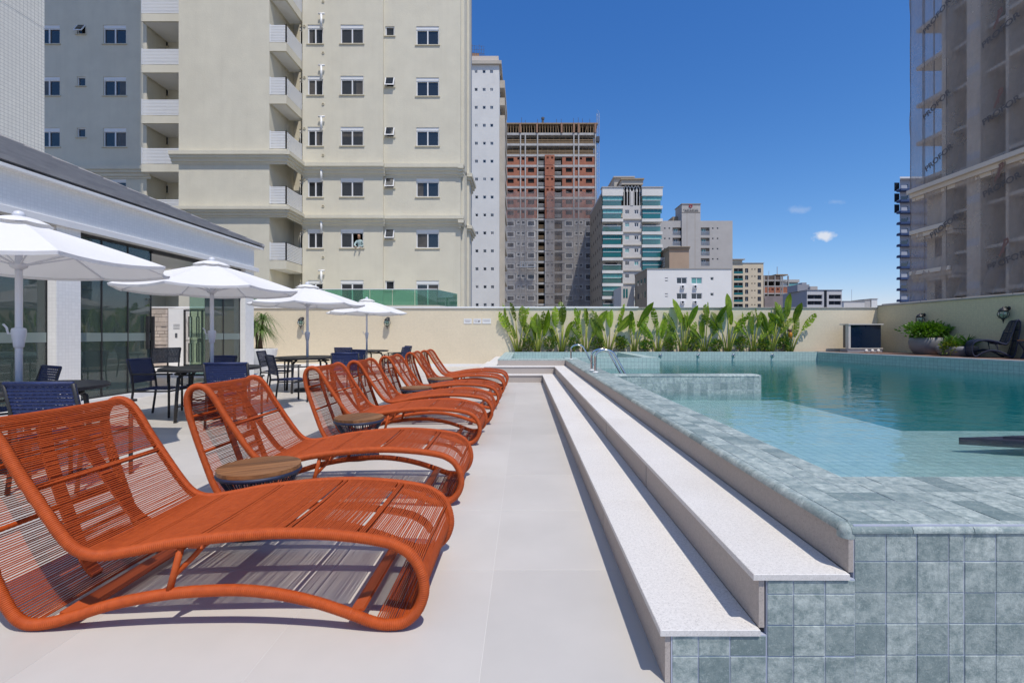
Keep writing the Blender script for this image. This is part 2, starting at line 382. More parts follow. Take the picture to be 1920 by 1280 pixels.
# ------------------------------------------------------------------ ground, terrace floor
def struct(o): o['kind'] = 'structure'; return o
struct(MB().box(-1500, 1500, -600, 2400, -12.3, -12).build('ground', M['ground']))
FL = struct(MB().box(-16, 0.47, -4, 16.7, -0.25, -0.0012).build('terrace_floor', M['floor_grout']))
_fc = {}
def slab(parent, name, x0, x1, y0, y1, ztop, th, mat, bev=0.002):
    key = (name, round(x1 - x0, 3), round(y1 - y0, 3), th, mat.name)
    if key not in _fc: _fc[key] = MB().bev(-(x1 - x0) / 2, (x1 - x0) / 2, -(y1 - y0) / 2, (y1 - y0) / 2, -th, 0, bev).mesh(name, mat)
    return link(name, _fc[key], parent, ((x0 + x1) / 2, (y0 + y1) / 2, ztop))
xs = [0.45] + [-0.143 - 0.76 * k for k in range(0, 10)]
ys = [0.73 + 0.76 * k for k in range(0, 22)]
for i in range(len(xs) - 1):
    for j in range(len(ys) - 1):
        y1 = min(ys[j + 1], 16.6)
        slab(FL, 'floor_tile', xs[i + 1] + 0.0012, xs[i] - 0.0012, ys[j] + 0.0012, y1 - 0.0012, 0.0, 0.01, M['floor'], 0.0004)

# ------------------------------------------------------------------ granite steps
T1, T2, CZ = 0.176, 0.353, 0.505
ST = struct(MB().build('granite_steps', M['granite'])) if False else None
core = MB()
core.box(0.47, 0.78, 1.535, 11.37, -0.2, T1 - 0.021); core.box(0.78, 1.06, 1.535, 11.67, -0.2, T2 - 0.021)
core.box(-1.25, 0.47, 11.075, 11.37, -0.2, T1 - 0.021); core.box(-0.95, 0.78, 11.372, 11.68, -0.2, T2 - 0.021)
core.box(-1.25, -0.952, 11.37, 16.59, -0.2, T1 - 0.021); core.box(-0.95, -0.64, 11.68, 16.59, -0.2, T2 - 0.021)
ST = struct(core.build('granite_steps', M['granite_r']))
def runs(a, b, step):
    n = max(1, round((b - a) / step)); return [(a + (b - a) * i / n, a + (b - a) * (i + 1) / n) for i in range(n)]
for (a, b) in runs(1.508, 11.05, 1.2):
    slab(ST, 'tread', 0.434, 0.752, a + 0.0006, b - 0.0006, T1, 0.02, M['granite'])
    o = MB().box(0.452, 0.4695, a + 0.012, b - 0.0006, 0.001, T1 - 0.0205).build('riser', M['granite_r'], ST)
for (a, b) in runs(1.508, 11.35, 1.35):
    slab(ST, 'tread', 0.73, 1.036, a + 0.0006, b - 0.0006, T2, 0.02, M['granite'])
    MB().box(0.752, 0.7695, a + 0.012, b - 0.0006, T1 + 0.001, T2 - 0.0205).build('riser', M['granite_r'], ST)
for (a, b) in runs(1.518, 11.65, 1.1):
    MB().box(1.038, 1.054, a + 0.0006, b - 0.0006, T2 + 0.001, CZ - 0.026).build('riser', M['granite_r'], ST)
for (a, b) in runs(-1.27, 0.752, 1.0):
    slab(ST, 'tread', a + 0.0006, b - 0.0006, 11.051, 11.368, T1, 0.02, M['granite'])
    if b < 0.47: MB().box(a, b - 0.001, 11.07, 11.0745, 0.001, T1 - 0.0205).build('riser', M['granite_r'], ST)
MB().box(-0.26, 0.45, 11.07, 11.0745, 0.001, T1 - 0.0205).build('riser', M['granite_r'], ST)
for (a, b) in runs(-0.97, 1.036, 1.0): slab(ST, 'tread', a + 0.0006, b - 0.0006, 11.351, 11.668, T2, 0.02, M['granite'])
MB().box(-0.95, 0.75, 11.3665, 11.3715, T1 + 0.001, T2 - 0.0205).build('riser', M['granite_r'], ST)
MB().box(-0.64, 1.036, 11.663, 11.6795, T2 + 0.001, CZ - 0.026).build('riser', M['granite_r'], ST)
for (a, b) in runs(11.369, 16.58, 1.3):
    slab(ST, 'tread', -1.27, -0.951, a + 0.0006, b - 0.0006, T1, 0.02, M['granite'])
for (a, b) in runs(11.669, 16.58, 1.3):
    slab(ST, 'tread', -0.97, -0.641, a + 0.0006, b - 0.0006, T2, 0.02, M['granite'])

# ------------------------------------------------------------------ pool shell, one object per visible tile
_tc = {}
def tile(parent, axis, a0, a1, b0, b1, c, th=0.011, gap=0.0017):
    """axis: 'y' tile faces -Y (a=X, b=Z, c=Y plane); 'z' tile faces up (a=X, b=Y, c=Z plane)"""
    w, h = (a1 - a0) / 2 - gap, (b1 - b0) / 2 - gap
    key = (axis, round(w, 3), round(h, 3))
    if key not in _tc:
        mb = MB().bev(-w, w, -h, h, -th, 0, 0.0013)
        if axis == 'y': mb.v = [(x, -z, y) for (x, y, z) in mb.v]
        _tc[key] = mb.mesh('tile', M['tile'])
    j = random.uniform(-0.0009, 0.0009)
    loc = ((a0 + a1) / 2, c + j, (b0 + b1) / 2) if axis == 'y' else ((a0 + a1) / 2, (b0 + b1) / 2, c + j)
    return link('tile', _tc[key], parent, loc)
PF = struct(MB().box(1.058, 11.3, 1.5245, 2.036, -0.9, CZ - 0.0025).box(0.4705, 0.775, 1.517, 1.534, -0.2, T1 - 0.021).box(0.7755, 1.0575, 1.517, 1.534, -0.2, T2 - 0.021).build('pool_front_wall', M['pool_grout']))
colsR = [1.059, 1.161, 1.26, 1.362, 1.412] + [1.514 + 0.1005 * k for k in range(0, 16)]
rows = [0.483, 0.386, 0.286, 0.187, 0.087, -0.013]
for i in range(len(colsR) - 1):
    for j in range(len(rows) - 1): tile(PF, 'y', colsR[i], colsR[i + 1], rows[j + 1], rows[j], 1.522)
c2 = [0.776, 0.860, 0.961, 1.058]; r2 = [T2 - 0.0225, 0.286, 0.187, 0.087, -0.013]
for i in range(3):
    for j in range(4): tile(PF, 'y', c2[i], c2[i + 1], r2[j + 1], r2[j], 1.5145)
c3 = [0.473, 0.557, 0.658, 0.774]; r3 = [T1 - 0.0225, 0.088, -0.013]
for i in range(3):
    for j in range(2): tile(PF, 'y', c3[i], c3[i + 1], r3[j + 1], r3[j], 1.5145)
cx = [1.06, 1.16, 1.26, 1.36] + [1.36 + 0.1 * k for k in range(1, 22)]
ry = [1.556, 1.646, 1.742, 1.838, 1.938, 2.038]
for i in range(len(cx) - 1):
    for j in range(5): tile(PF, 'z', cx[i], cx[i + 1], ry[j], ry[j + 1], CZ)
def bullnose(parent, axis, a, b, c, z, r=0.026, flip=1, back=0.012):
    """rounded edge tile along axis from a to b; c is the coordinate of its outer face"""
    prof = [(-0.0, -r)] + [(r - r * math.cos(t * math.pi / 12), -r + r * math.sin(t * math.pi / 12)) for t in range(7)] + [(r + back, 0), (r + back, -r)]
    key = ('b', axis, round(b - a, 3), flip, r, back)
    if key not in _tc:
        mb = MB(); h = (b - a) / 2 - 0.0012
        if axis == 'y': mb.prism([(p[0] * flip, p[1]) for p in prof], -h, h, 'y')
        else: mb.prism([(p[0] * flip, p[1]) for p in prof], -h, h, 'x')
        _tc[key] = mb.mesh('edge_tile', M['tile'])
    loc = (c, (a + b) / 2, z) if axis == 'y' else ((a + b) / 2, c, z)
    return link('edge_tile', _tc[key], parent, loc)
for (a, b) in runs(1.048, 3.4, 0.2): bullnose(PF, 'x', a, b, 1.516, CZ)
MB().box(1.36, 11.3, 2.037, 2.047, -0.9, CZ - 0.004).build('inner_face', M['tile_grid'], PF)
MB().lathe([(0.0001, 0.026), (0.010, 0.024), (0.019, 0.0175), (0.0245, 0.009), (0.026, 0), (0.026, -0.02)], 16, (1.046, 1.543, CZ - 0.026)).build('edge_tile', M['tile'], PF, True)
PC = struct(MB().box(1.058, 1.358, 2.0375, 11.68, -0.9, CZ - 0.0025).build('pool_coping', M['pool_grout']))
colsL = [1.06, 1.16, 1.26, 1.36]
for k in range(96):
    for i in range(3): tile(PC, 'z', colsL[i], colsL[i + 1], 2.04 + 0.1 * k, 2.14 + 0.1 * k, CZ)
for (a, b) in runs(1.545, 11.65, 0.2): bullnose(PC, 'y', a, b, 1.019, CZ)
MB().box(1.358, 1.366, 2.04, 12.39, -0.9, CZ - 0.003).build('inner_face', M['tile_grid'], PC)
# low wall standing in the water
DW = struct(MB().box(1.366, 3.588, 7.2045, 7.44, -0.8, CZ - 0.012).build('pool_divider_wall', M['pool_grout']))
xs_ = [1.366 + 0.101 * k for k in range(23)]
for i in range(22):
    for j in range(4): tile(DW, 'y', xs_[i], xs_[i + 1], CZ - 0.026 - 0.1 * (j + 1), CZ - 0.026 - 0.1 * j, 7.202)
for (a, b) in runs(1.37, 3.575, 0.2): bullnose(DW, 'x', a, b, 7.197, CZ, back=0.21)
MB().box(3.588, 3.598, 7.20, 7.44, -0.8, CZ - 0.004).build('end_face', M['tile_grid'], DW)
# children's pool platform behind
g = M['tile_grid']
kp = MB()
kp.box(-0.64, 1.06, 11.68, 12.1, -0.5, CZ); kp.box(-0.64, -0.32, 12.1, 16.59, -0.5, CZ); kp.box(1.06, 3.55, 12.4, 12.7, -0.8, CZ); kp.box(1.06, 1.366, 11.68, 12.4, -0.8, CZ)
kp.box(3.2, 3.55, 12.7, 16.2, -0.8, CZ); kp.box(-0.32, 3.2, 12.1, 16.2, -0.3, 0.05)
kp.box(-0.32, 3.55, 16.2, 16.34, -0.5, CZ + 0.012)
struct(kp.build('children_pool', g))
# basin
pb = MB()
pb.box(1.36, 11.4, 2.04, 16.3, -1.4, -1.0)                                            # deep floor
pb.box(1.366, 3.9, 2.047, 7.2, -1.25, 0.12); pb.box(3.9, 11.4, 2.047, 4.9, -1.25, 0.12)   # sun shelf
pb.box(1.366, 3.58, 7.44, 12.4, -1.25, -0.25)
pb.box(3.55, 10.1, 16.2, 16.34, -1.4, CZ + 0.02)
pb.prism([(10.0, 16.25), (11.2, 10.5), (11.2, 2.0), (11.34, 2.0), (11.34, 10.5), (10.14, 16.34)], -1.4, CZ - 0.02, 'z')
struct(pb.build('pool_basin', g))
cp = MB(); cp.prism([(9.99, 16.25), (11.19, 10.5), (11.19, 2.0), (11.36, 2.0), (11.36, 10.5), (10.16, 16.34)], CZ - 0.019, CZ + 0.022, 'z')
struct(cp.build('pool_edge', pmat('pale_stone', (0.55, 0.57, 0.58), 0.6, (0.48, 0.51, 0.53), 6)))
# water
def water_mat(name, dens):
    m, n, b = _new(name); n.nodes.remove(b); out = n.nodes['Material Output']; p = pos_n(n)
    mp = node(n, 'ShaderNodeMapping'); mp.inputs['Scale'].default_value = (0.75, 1.3, 1); n.links.new(p, mp.inputs[0])
    h = math_n(n, 'ADD', noise_n(n, mp.outputs[0], 3.2, 2, 0.5), math_n(n, 'MULTIPLY', noise_n(n, mp.outputs[0], 11, 3, 0.5), 0.35))
    bp = node(n, 'ShaderNodeBump'); bp.inputs['Strength'].default_value = 0.30; bp.inputs['Distance'].default_value = 0.03; n.links.new(h, bp.inputs['Height'])
    tr = node(n, 'ShaderNodeBsdfTransparent'); gl = node(n, 'ShaderNodeBsdfGlossy'); gl.inputs['Roughness'].default_value = 0.02; n.links.new(bp.outputs[0], gl.inputs['Normal'])
    fr = node(n, 'ShaderNodeFresnel'); fr.inputs[0].default_value = 1.333; n.links.new(bp.outputs[0], fr.inputs['Normal'])
    ge = node(n, 'ShaderNodeNewGeometry'); f = math_n(n, 'MULTIPLY', fr.outputs[0], math_n(n, 'SUBTRACT', 1.0, ge.outputs['Backfacing']))
    mx = node(n, 'ShaderNodeMixShader'); n.links.new(f, mx.inputs[0]); n.links.new(tr.outputs[0], mx.inputs[1]); n.links.new(gl.outputs[0], mx.inputs[2]); n.links.new(mx.outputs[0], out.inputs['Surface'])
    va = node(n, 'ShaderNodeVolumeAbsorption'); va.inputs[0].default_value = (0.0, 0.88, 0.88, 1); va.inputs[1].default_value = dens
    vsc = node(n, 'ShaderNodeVolumeScatter'); vsc.inputs[0].default_value = (0.04, 0.92, 0.90, 1); vsc.inputs['Density'].default_value = 0.32; vsc.inputs['Anisotropy'].default_value = 0.3
    ad = node(n, 'ShaderNodeAddShader'); n.links.new(va.outputs[0], ad.inputs[0]); n.links.new(vsc.outputs[0], ad.inputs[1]); n.links.new(ad.outputs[0], out.inputs['Volume'])
    return m
M['water'] = water_mat('pool_water', 0.62)
WZ = 0.24
struct(MB().prism([(1.364, 2.044), (11.26, 2.044), (11.26, 10.5), (10.06, 16.22), (3.54, 16.22), (3.54, 12.42), (1.364, 12.42)], -1.3, WZ, 'z').build('pool_water', M['water']))
struct(MB().box(-0.325, 3.205, 12.09, 16.21, 0.0, WZ).build('shallow_pool_water', M['water']))
# planting bed and deck
struct(MB().box(-0.3, 10.2, 16.345, 16.6, -0.3, CZ - 0.03).build('planting_bed', M['soil']))
DK = struct(MB().prism([(10.2, 16.6), (10.15, 16.36), (11.365, 10.5), (11.365, 2.0), (12.35, 2.0), (12.35, 16.6)], 0.0, 0.503, 'z').build('wood_deck', M['soil']))
def edge_y(x): return 16.34 + (x - 10.16) * (10.5 - 16.34) / (11.36 - 10.16)
x = 10.18
while x < 12.33:
    x1 = min(x + 0.125, 12.345); ya, yb = (max(edge_y(v), 6.0) if v < 11.36 else 6.0 for v in (x, x1))
    MB().prism([(x, ya), (x1, yb), (x1, 16.59), (x, 16.59)], 0.504, 0.53, 'z').build('deck_board', M['deck'], DK); x = x1 + 0.006

# ------------------------------------------------------------------ terrace walls
BW = thing('terrace_wall', 'long cream mosaic wall with white cap behind plants and pool', 'wall', (0, 16.6, 0))
MB().box(-20, 12.35, 16.6, 16.78, -0.3, 2.03).build('wall_face', M['wall'], BW)
MB().bev(-20, 4.0, 16.56, 16.82, 2.031, 2.085, 0.006).build('wall_cap', M['white'], BW)
MB().bev(4.003, 12.53, 16.57, 16.81, 2.031, 2.062, 0.004).build('wall_cap', M['grey_cap'], BW, label='grey stone cap')
MB().box(-11, -1.275, 16.575, 16.599, 0.002, 0.09).build('skirting', M['white'], BW)
RW = thing('terrace_wall', 'shaded cream mosaic side wall behind the grey planters', 'wall', (12.35, 12, 0))
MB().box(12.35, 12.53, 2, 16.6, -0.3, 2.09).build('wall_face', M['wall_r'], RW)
MB().bev(12.32, 12.56, 2, 16.56, 2.091, 2.128, 0.004).build('wall_cap', M['grey_cap'], RW)
# ------------------------------------------------------------------ windows shared by the buildings
_wm = {}
def frame_mesh(w, h, kind):
    key = ('f', round(w, 2), round(h, 2), kind)
    if key in _wm: return _wm[key]
    mb = MB(); f = 0.05; sb = 0.17 if kind == 'shutter' else 0.0; H = h - sb
    mb.box(0, f, 0.05, 0.12, 0, H); mb.box(w - f, w, 0.05, 0.12, 0, H); mb.box(f, w - f, 0.05, 0.12, 0, f); mb.box(f, w - f, 0.05, 0.12, H - f, H)
    if kind != 'small': mb.box(w / 2 - 0.03, w / 2 + 0.03, 0.045, 0.115, f, H - f)
    pane = MB().quad((f, 0.10, f), (w - f, 0.10, f), (w - f, 0.10, H - f), (f, 0.10, H - f)).mesh('pane', M['winglass'])
    sh = None
    if sb:
        sh = MB().box(0, w, 0.03, 0.13, H + 0.002, h)
        sh = sh.mesh('shutter_box', M['alu'])
    sill = MB().box(-0.06, w + 0.06, -0.05, 0.12, -0.05, -0.002).mesh('sill', M['plaster_d'])
    _wm[key] = (mb.mesh('window', M['alu']), pane, sh, sill); return _wm[key]
_ck = [0]
def curtain(o, w, h, kind):
    _ck[0] += 1; k = (_ck[0] * 7919) % 11
    if kind == 'small' or k > 4: return
    H = h - 0.17; key = ('cur', round(w, 2), round(h, 2), k)
    if key not in _wm:
        mb = MB(); x0, x1 = ((0.06, w * 0.30), (w * 0.66, w - 0.06), (0.06, w * 0.46), (0.06, w - 0.06), (w * 0.54, w - 0.06))[k]; z0 = 0.06 if k != 3 else H * 0.62
        n = 10
        for i in range(n): mb.quad((x0 + (x1 - x0) * i / n, 0.094 + 0.004 * (i % 2), z0), (x0 + (x1 - x0) * (i + 1) / n, 0.094 + 0.004 * ((i + 1) % 2), z0), (x0 + (x1 - x0) * (i + 1) / n, 0.094 + 0.004 * ((i + 1) % 2), H - 0.06), (x0 + (x1 - x0) * i / n, 0.094 + 0.004 * (i % 2), H - 0.06))
        _wm[key] = mb.mesh('curtain', M['curtain'])
    link('curtain', _wm[key], o, (0, 0, 0), local=True)
M['curtain'] = pmat('window_blind', (0.11, 0.10, 0.09), 0.3, (0.07, 0.065, 0.06), 3)
def near_window(parent, x, y, z, w, h, kind='shutter', tilt=0):
    fm, pm, sm, si = frame_mesh(w, h, kind)
    o = link('window', fm, parent, (x, y, z))
    p = link('pane', pm, o, (0, 0, 0), local=True); curtain(o, w, h, kind); link('sill', si, o, (0, 0, 0), local=True)
    if sm: link('shutter_box', sm, o, (0, 0, 0), local=True)
    if tilt:                                   # top-hung vent pushed open
        o.rotation_euler = (0, 0, 0)
        v = MB(); a = math.sin(R(tilt)) * h; b = math.cos(R(tilt)) * h
        for (x0, x1) in ((0, 0.045), (w - 0.045, w)):
            v.prism([(0.04, h), (0.0, h), (-a - 0.0, h - b), (-a + 0.04, h - b)], x0, x1, 'x')
        v.prism([(-a, h - b), (-a + 0.04, h - b), (-a + 0.05, h - b + 0.05), (-a + 0.01, h - b + 0.05)], 0.045, w - 0.045, 'x')
        link('vent_sash', v.mesh('vent_sash', M['alu']), o, (0, 0, 0), local=True)
        link('vent_pane', MB().quad((0.045, 0.01, h), (w - 0.045, 0.01, h), (w - 0.045, -a + 0.03, h - b + 0.04), (0.045, -a + 0.03, h - b + 0.04)).mesh('vent_pane', M['winglass']), o, (0, 0, 0), local=True)
    return o
def far_window(parent, x, y, z, w, h, fmat='alu', gmat='winglass', split=True, rz=0.0, depth=0.15):
    key = ('far', round(w, 2), round(h, 2), fmat, gmat, split, depth)
    if key not in _wm:
        mb = MB(); f = min(0.09, w * 0.12)
        mb.box(0, f, depth - 0.07, depth, 0, h); mb.box(w - f, w, depth - 0.07, depth, 0, h); mb.box(f, w - f, depth - 0.07, depth, 0, f); mb.box(f, w - f, depth - 0.07, depth, h - f, h)
        if split: mb.box(w / 2 - f / 2, w / 2 + f / 2, depth - 0.075, depth, f, h - f)
        mb.mi = 1; mb.quad((f, depth - 0.02, f), (w - f, depth - 0.02, f), (w - f, depth - 0.02, h - f), (f, depth - 0.02, h - f))
        _wm[key] = mb.mesh('window', [M[fmat], M[gmat]])
    return link('window', _wm[key], parent, (x, y, z), rz)
def slat_rail(mb, p0, p1, z0, z1, n=11):
    """horizontal louvre rail between two plan points"""
    a, b = Vector((p0[0], p0[1], 0)), Vector((p1[0], p1[1], 0)); t = (b - a).normalized(); nn = Vector((t.y, -t.x, 0))
    for i in range(n):
        z = z0 + (z1 - z0) * (i + 0.1) / n; h = (z1 - z0) / n * 0.72
        q = [a - nn * 0.015, b - nn * 0.015, b + nn * 0.015, a + nn * 0.015]
        mb.prism([(v.x, v.y) for v in q], z, z + h, 'z')
    for e in (a, b):
        mb.box(e.x - 0.025, e.x + 0.025, e.y - 0.025, e.y + 0.025, z0, z1 + 0.03)

def open_half(o, w, H):
    """slides the right sash away: half a pane and a dark room behind"""
    for c in [c for c in bpy.data.objects if c.parent == o and c.name.split('.')[0] in ('pane', 'curtain')]: bpy.data.objects.remove(c)
    link('pane', MB().quad((0.05, 0.10, 0.05), (w / 2, 0.10, 0.05), (w / 2, 0.10, H - 0.05), (0.05, 0.10, H - 0.05)).mesh('pane', M['winglass']), o, (0, 0, 0), local=True)
    x0, x1, z0, z1, y0, y1 = w / 2 - 0.02, w, 0.0, H, 0.125, 1.4
    r = MB(); r.quad((x0, y1, z0), (x1, y1, z0), (x1, y1, z1), (x0, y1, z1)); r.quad((x0, y0, z0), (x0, y1, z0), (x0, y1, z1), (x0, y0, z1)); r.quad((x1, y0, z0), (x1, y1, z0), (x1, y1, z1), (x1, y0, z1)); r.quad((x0, y0, z1), (x1, y0, z1), (x1, y1, z1), (x0, y1, z1)); r.quad((x0, y0, z0), (x1, y0, z0), (x1, y1, z0), (x0, y1, z0))
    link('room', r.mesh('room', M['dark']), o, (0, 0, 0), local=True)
# ------------------------------------------------------------------ cream apartment tower
CT = thing('apartment_tower', 'tall cream plastered apartment tower with white louvred balconies behind the wall', 'building', (-12, 26, -12))
ZB, ZT = -12.0, 27.0
Y5, Y3, Y1 = 25.0, 23.4, 25.5
rowsY = [525, 429.3, 333.5, 238.0, 142.5, 46.5, -49.5, -145.5]
def zr(py, Y=25.0): return CAMZ - (py - VY) * Y / F
def wall_seg(name, x0, x1, Y, holes, mat='plaster'):
    mb = MB().facade((x0, Y, ZB), (1, 0, 0), (0, 1, 0), x1 - x0, ZT - ZB, [(a - x0, b - x0, c - ZB, d - ZB) for (a, b, c, d) in holes], 0.11)
    return mb.build(name, M[mat], CT)
X3a, X3b = PX(335, Y3), PX(505, Y3); X4b = PX(567, Y5); X5b = PX(718, Y5); X6b = PX(860, 25.15); X1a, X1b = -36.0, PX(275, Y1)
# section right of the balconies
h5 = []
for i, py in enumerate(rowsY):
    zt = zr(py)
    a, b = PX(577, Y5), PX(605.5, Y5); z0 = zr(py + 36)
    h5.append((a, b, z0, zt)); near_window(CT, a, Y5, z0, b - a, zt - z0)
    a, b = PX(638.5, Y5), PX(681.5, Y5); z0 = zr(py + 35.5) if i else zr(py + 66)
    h5.append((a, b, z0, zt)); nw = near_window(CT, a, Y5, z0, b - a, zt - z0)
    if i == 1: open_half(nw, b - a, zt - z0 - 0.17)
    xx = PX(604.5, Y5)
    fl = MB(); fl.tube([(xx, Y5 - 0.14, zr(py + 8)), (xx, Y5 - 0.14, zr(py - 16))], 0.06, 8); fl.tube([(xx - 0.15, Y5 - 0.14, zr(py - 17)), (xx + 0.17, Y5 - 0.14, zr(py - 17))], 0.05, 8)
    fl.tube([(xx, Y5 + 0.05, zr(py + 6)), (xx, Y5 - 0.14, zr(py + 6))], 0.05, 8)
    fl.build('flue_pipe', M['alu'], CT, True)
    for (vx, vy) in ((571, py + 3), (606, py + 53)):
        if i: MB().lathe([(0.0, 0), (0.07, 0), (0.075, 0.03), (0.04, 0.035), (0.035, 0.01)], 10).build('vent_cap', M['plaster_d'], CT, loc=(PX(vx, Y5), Y5 - 0.002, zr(vy))).rotation_euler = (R(90), 0, 0)
wall_seg('wall', X4b, X5b, Y5, h5)
h6 = []
for i, py in enumerate(rowsY):
    Y = 25.15; py += 3 if i > 3 else 1; zt = zr(py, Y)
    a, b = PX(722.5, Y), PX(739.5, Y); z0 = zr(py + 18, Y)
    h6.append((a, b, z0, zt)); near_window(CT, a, Y, z0, b - a, zt - z0, 'small', 0 if i in (0, 5) else 22)
    a, b = PX(780.5, Y), PX(823, Y); z0 = zr(py + 35, Y) if i else zr(py + 66, Y)
    h6.append((a, b, z0, zt)); near_window(CT, a, Y, z0, b - a, zt - z0)
wall_seg('wall', X5b, X6b, 25.15, h6)
MB().quad((X5b, 25.0, ZB), (X5b, 25.15, ZB), (X5b, 25.15, ZT), (X5b, 25.0, ZT)).build('wall_return', M['plaster'], CT)
# stepped right corner
xc = X6b
st = MB(); st.box(xc, xc + 0.28, 25.4, 25.9, ZB, ZT); st.box(xc - 0.3, xc + 0.10, 25.151, 25.4, ZB, ZT); st.box(xc, xc + 0.42, 26.4, 27.3, ZB, ZT); st.box(xc - 0.2, xc + 0.30, 25.9, 28.0, ZB, ZT)
st.build('corner_pilaster', M['plaster'], CT)
sv = MB().box(xc - 0.1, xc + 0.32, 28.0, 28.6, ZB, ZT).build('side_wall', pmat('blue_grey_render', (0.33, 0.36, 0.41), 0.8), CT)
# protruding block
wall_seg('wall', X3a, X3b, Y3, [])
MB().quad((X3b, Y3, ZB), (X3b, 25.9, ZB), (X3b, 25.9, ZT), (X3b, Y3, ZT)).build('wall_return', M['plaster'], CT)
MB().quad((X3a, Y3, ZB), (X3a, 26.9, ZB), (X3a, 26.9, ZT), (X3a, Y3, ZT)).build('wall_return', M['plaster'], CT)
# recess behind the right balconies
hr = []
for py in rowsY:
    a, b = X3b + 0.3, X3b + 0.85; z0, z1 = zr(py + 55, 25.9), zr(py + 4, 25.9); hr.append((a, b, z0, z1))
    near_window(CT, a, 25.9, z0, b - a, z1 - z0)
wall_seg('wall', X3b, X4b, 25.9, hr)
MB().quad((X4b, Y5, ZB), (X4b, 25.9, ZB), (X4b, 25.9, ZT), (X4b, Y5, ZT)).build('wall_return', M['plaster'], CT)
# left plane and the left balcony bay
h1 = []
for i, py in enumerate([525, 430, 334.5, 240, 144, 47, -50, -146]):
    for (p0, p1, dy) in ((70, 112, 35.5), (193.5, 236.5, 35.5), (144, 160, 17.5)):
        a, b = PX(p0, Y1), PX(p1, Y1); z1, z0 = zr(py, Y1), zr(py + dy, Y1); h1.append((a, b, z0, z1))
        near_window(CT, a, Y1, z0, b - a, z1 - z0, 'shutter' if dy > 20 else 'small', 30 if (dy < 20 and i == 5) else 0)
wall_seg('wall', X1a, X1b, Y1, h1)
X2b = X3a; hb = []
for i, py in enumerate([525, 430, 346, 255, 163.5, 70, -26, -120]):
    a, b = PX(299, 26.9), PX(315, 26.9); z1, z0 = zr(py, 26.9), zr(py + 17, 26.9); hb.append((a, b, z0, z1)); near_window(CT, a, 26.9, z0, b - a, z1 - z0, 'small')
wall_seg('wall', X1b, X2b, 26.9, hb)
MB().quad((X1b, Y1, ZB), (X1b, 26.9, ZB), (X1b, 26.9, ZT), (X1b, Y1, ZT)).build('wall_return', M['plaster'], CT)
# balconies
def balcony(x0, x1, y0, y1, z, side, h=0.86, slabh=0.40):
    o = MB().box(x0 + 0.005, x1, y0, y1 + 0.3, z - slabh, z).build('balcony_slab', M['plaster'], CT)
    MB().box(x0 + 0.1, x1 - 0.1, y0 + 0.1, y1 + 0.2, z - slabh - 0.012, z - slabh - 0.002).build('soffit', M['white'], o)
    r = MB(); slat_rail(r, (x0 + 0.03, y0 + 0.03), (x1 - 0.03, y0 + 0.03), z + 0.03, z + h)
    if side: slat_rail(r, (x1 - 0.03, y0 + 0.03), (x1 - 0.03, y1), z + 0.03, z + h)
    r.build('louvre_rail', M['alu'], o)
for py in (80, 178.5, 279.5, 383, 488.5, -17, -113):
    z = PZ(py, Y3)
    balcony(X3b, PX(537, Y3), Y3, Y5 + 0.02, z, True, 0.88, 0.42 if py not in (279.5, 383) else 0.2)
for py in (122, 217, 308, 404, 500, 26, -70): balcony(X1b + 0.02, X2b - 0.02, 25.1, Y1 + 1.3, PZ(py, 25.1), False, 0.86)
# cornices that step round the facade
def cornice(pyTop, hpx, d=0.30):
    def run(x0, x1, Y, dx0=0.0, dx1=0.0, py=pyTop):
        z1 = PZ(py, Y - d); h = hpx * Y / F
        m = MB(); prof = [(0.0, 0), (-d, 0), (-d, -h * 0.30), (-d * 0.78, -h * 0.36), (-d * 0.74, -h * 0.52), (-d * 0.45, -h * 0.60), (-d * 0.40, -h * 0.80), (-d * 0.16, -h * 0.86), (-d * 0.12, -h), (0.0, -h)]
        m.prism([(Y - 0.001 + a, z1 + b) for (a, b) in prof], x0 + dx0, x1 + dx1, 'x').build('cornice', M['plaster'], CT)
    run(X3a, X3b, Y3, -0.3, 0.3 if False else PX(537, Y3) - X3b + 0.05); run(X4b, X5b, Y5, -0.02, 0.12, pyTop + 22.5 if pyTop < 330 else pyTop + 17)
    run(X5b + 0.125, X6b, 25.15, 0, 0.3, pyTop + 24.5 if pyTop < 330 else pyTop + 18); run(X1a, X1b, Y1, 0, 0.25, pyTop + 28 if pyTop < 330 else pyTop + 20)
    # side of the balcony and the right corner
    z1 = PZ(pyTop, Y3 - d); h = hpx * Y3 / F
    for (xa, ya, yb, zz, hh) in ((PX(537, Y3), Y3 - d, Y5, z1, h), (X6b + 0.0, 25.15 - d, 26.2, PZ(pyTop + 24, 25 - d), hpx * 25 / F), (X6b + 0.30, 26.2, 27.3, PZ(pyTop + 24, 25 - d), hpx * 25 / F), (X6b + 0.30, 27.3, 28.4, PZ(pyTop + 24, 25 - d), hpx * 25 / F)):
        for k, (q0, q1, dd) in enumerate(((0.0, 0.32, d), (0.32, 0.56, d * 0.72), (0.56, 0.82, d * 0.42), (0.82, 1.0, d * 0.15))):
            MB().box(xa, xa + dd, ya + (d - dd), yb, zz - hh * q1, zz - hh * q0 - 0.001).build('cornice_return', M['plaster'], CT)
cornice(282, 22); cornice(386, 19)
MB().quad((X1a, 25.0, ZT), (X6b, 25.0, ZT), (X6b - 1.5, 40, ZT), (X1a, 40, ZT)).build('roof', M['plaster'], CT)
MB().box(X1a, X6b - 1.5, 28.7, 40, ZB, ZT - 0.01).build('rear_body', M['plaster'], CT)
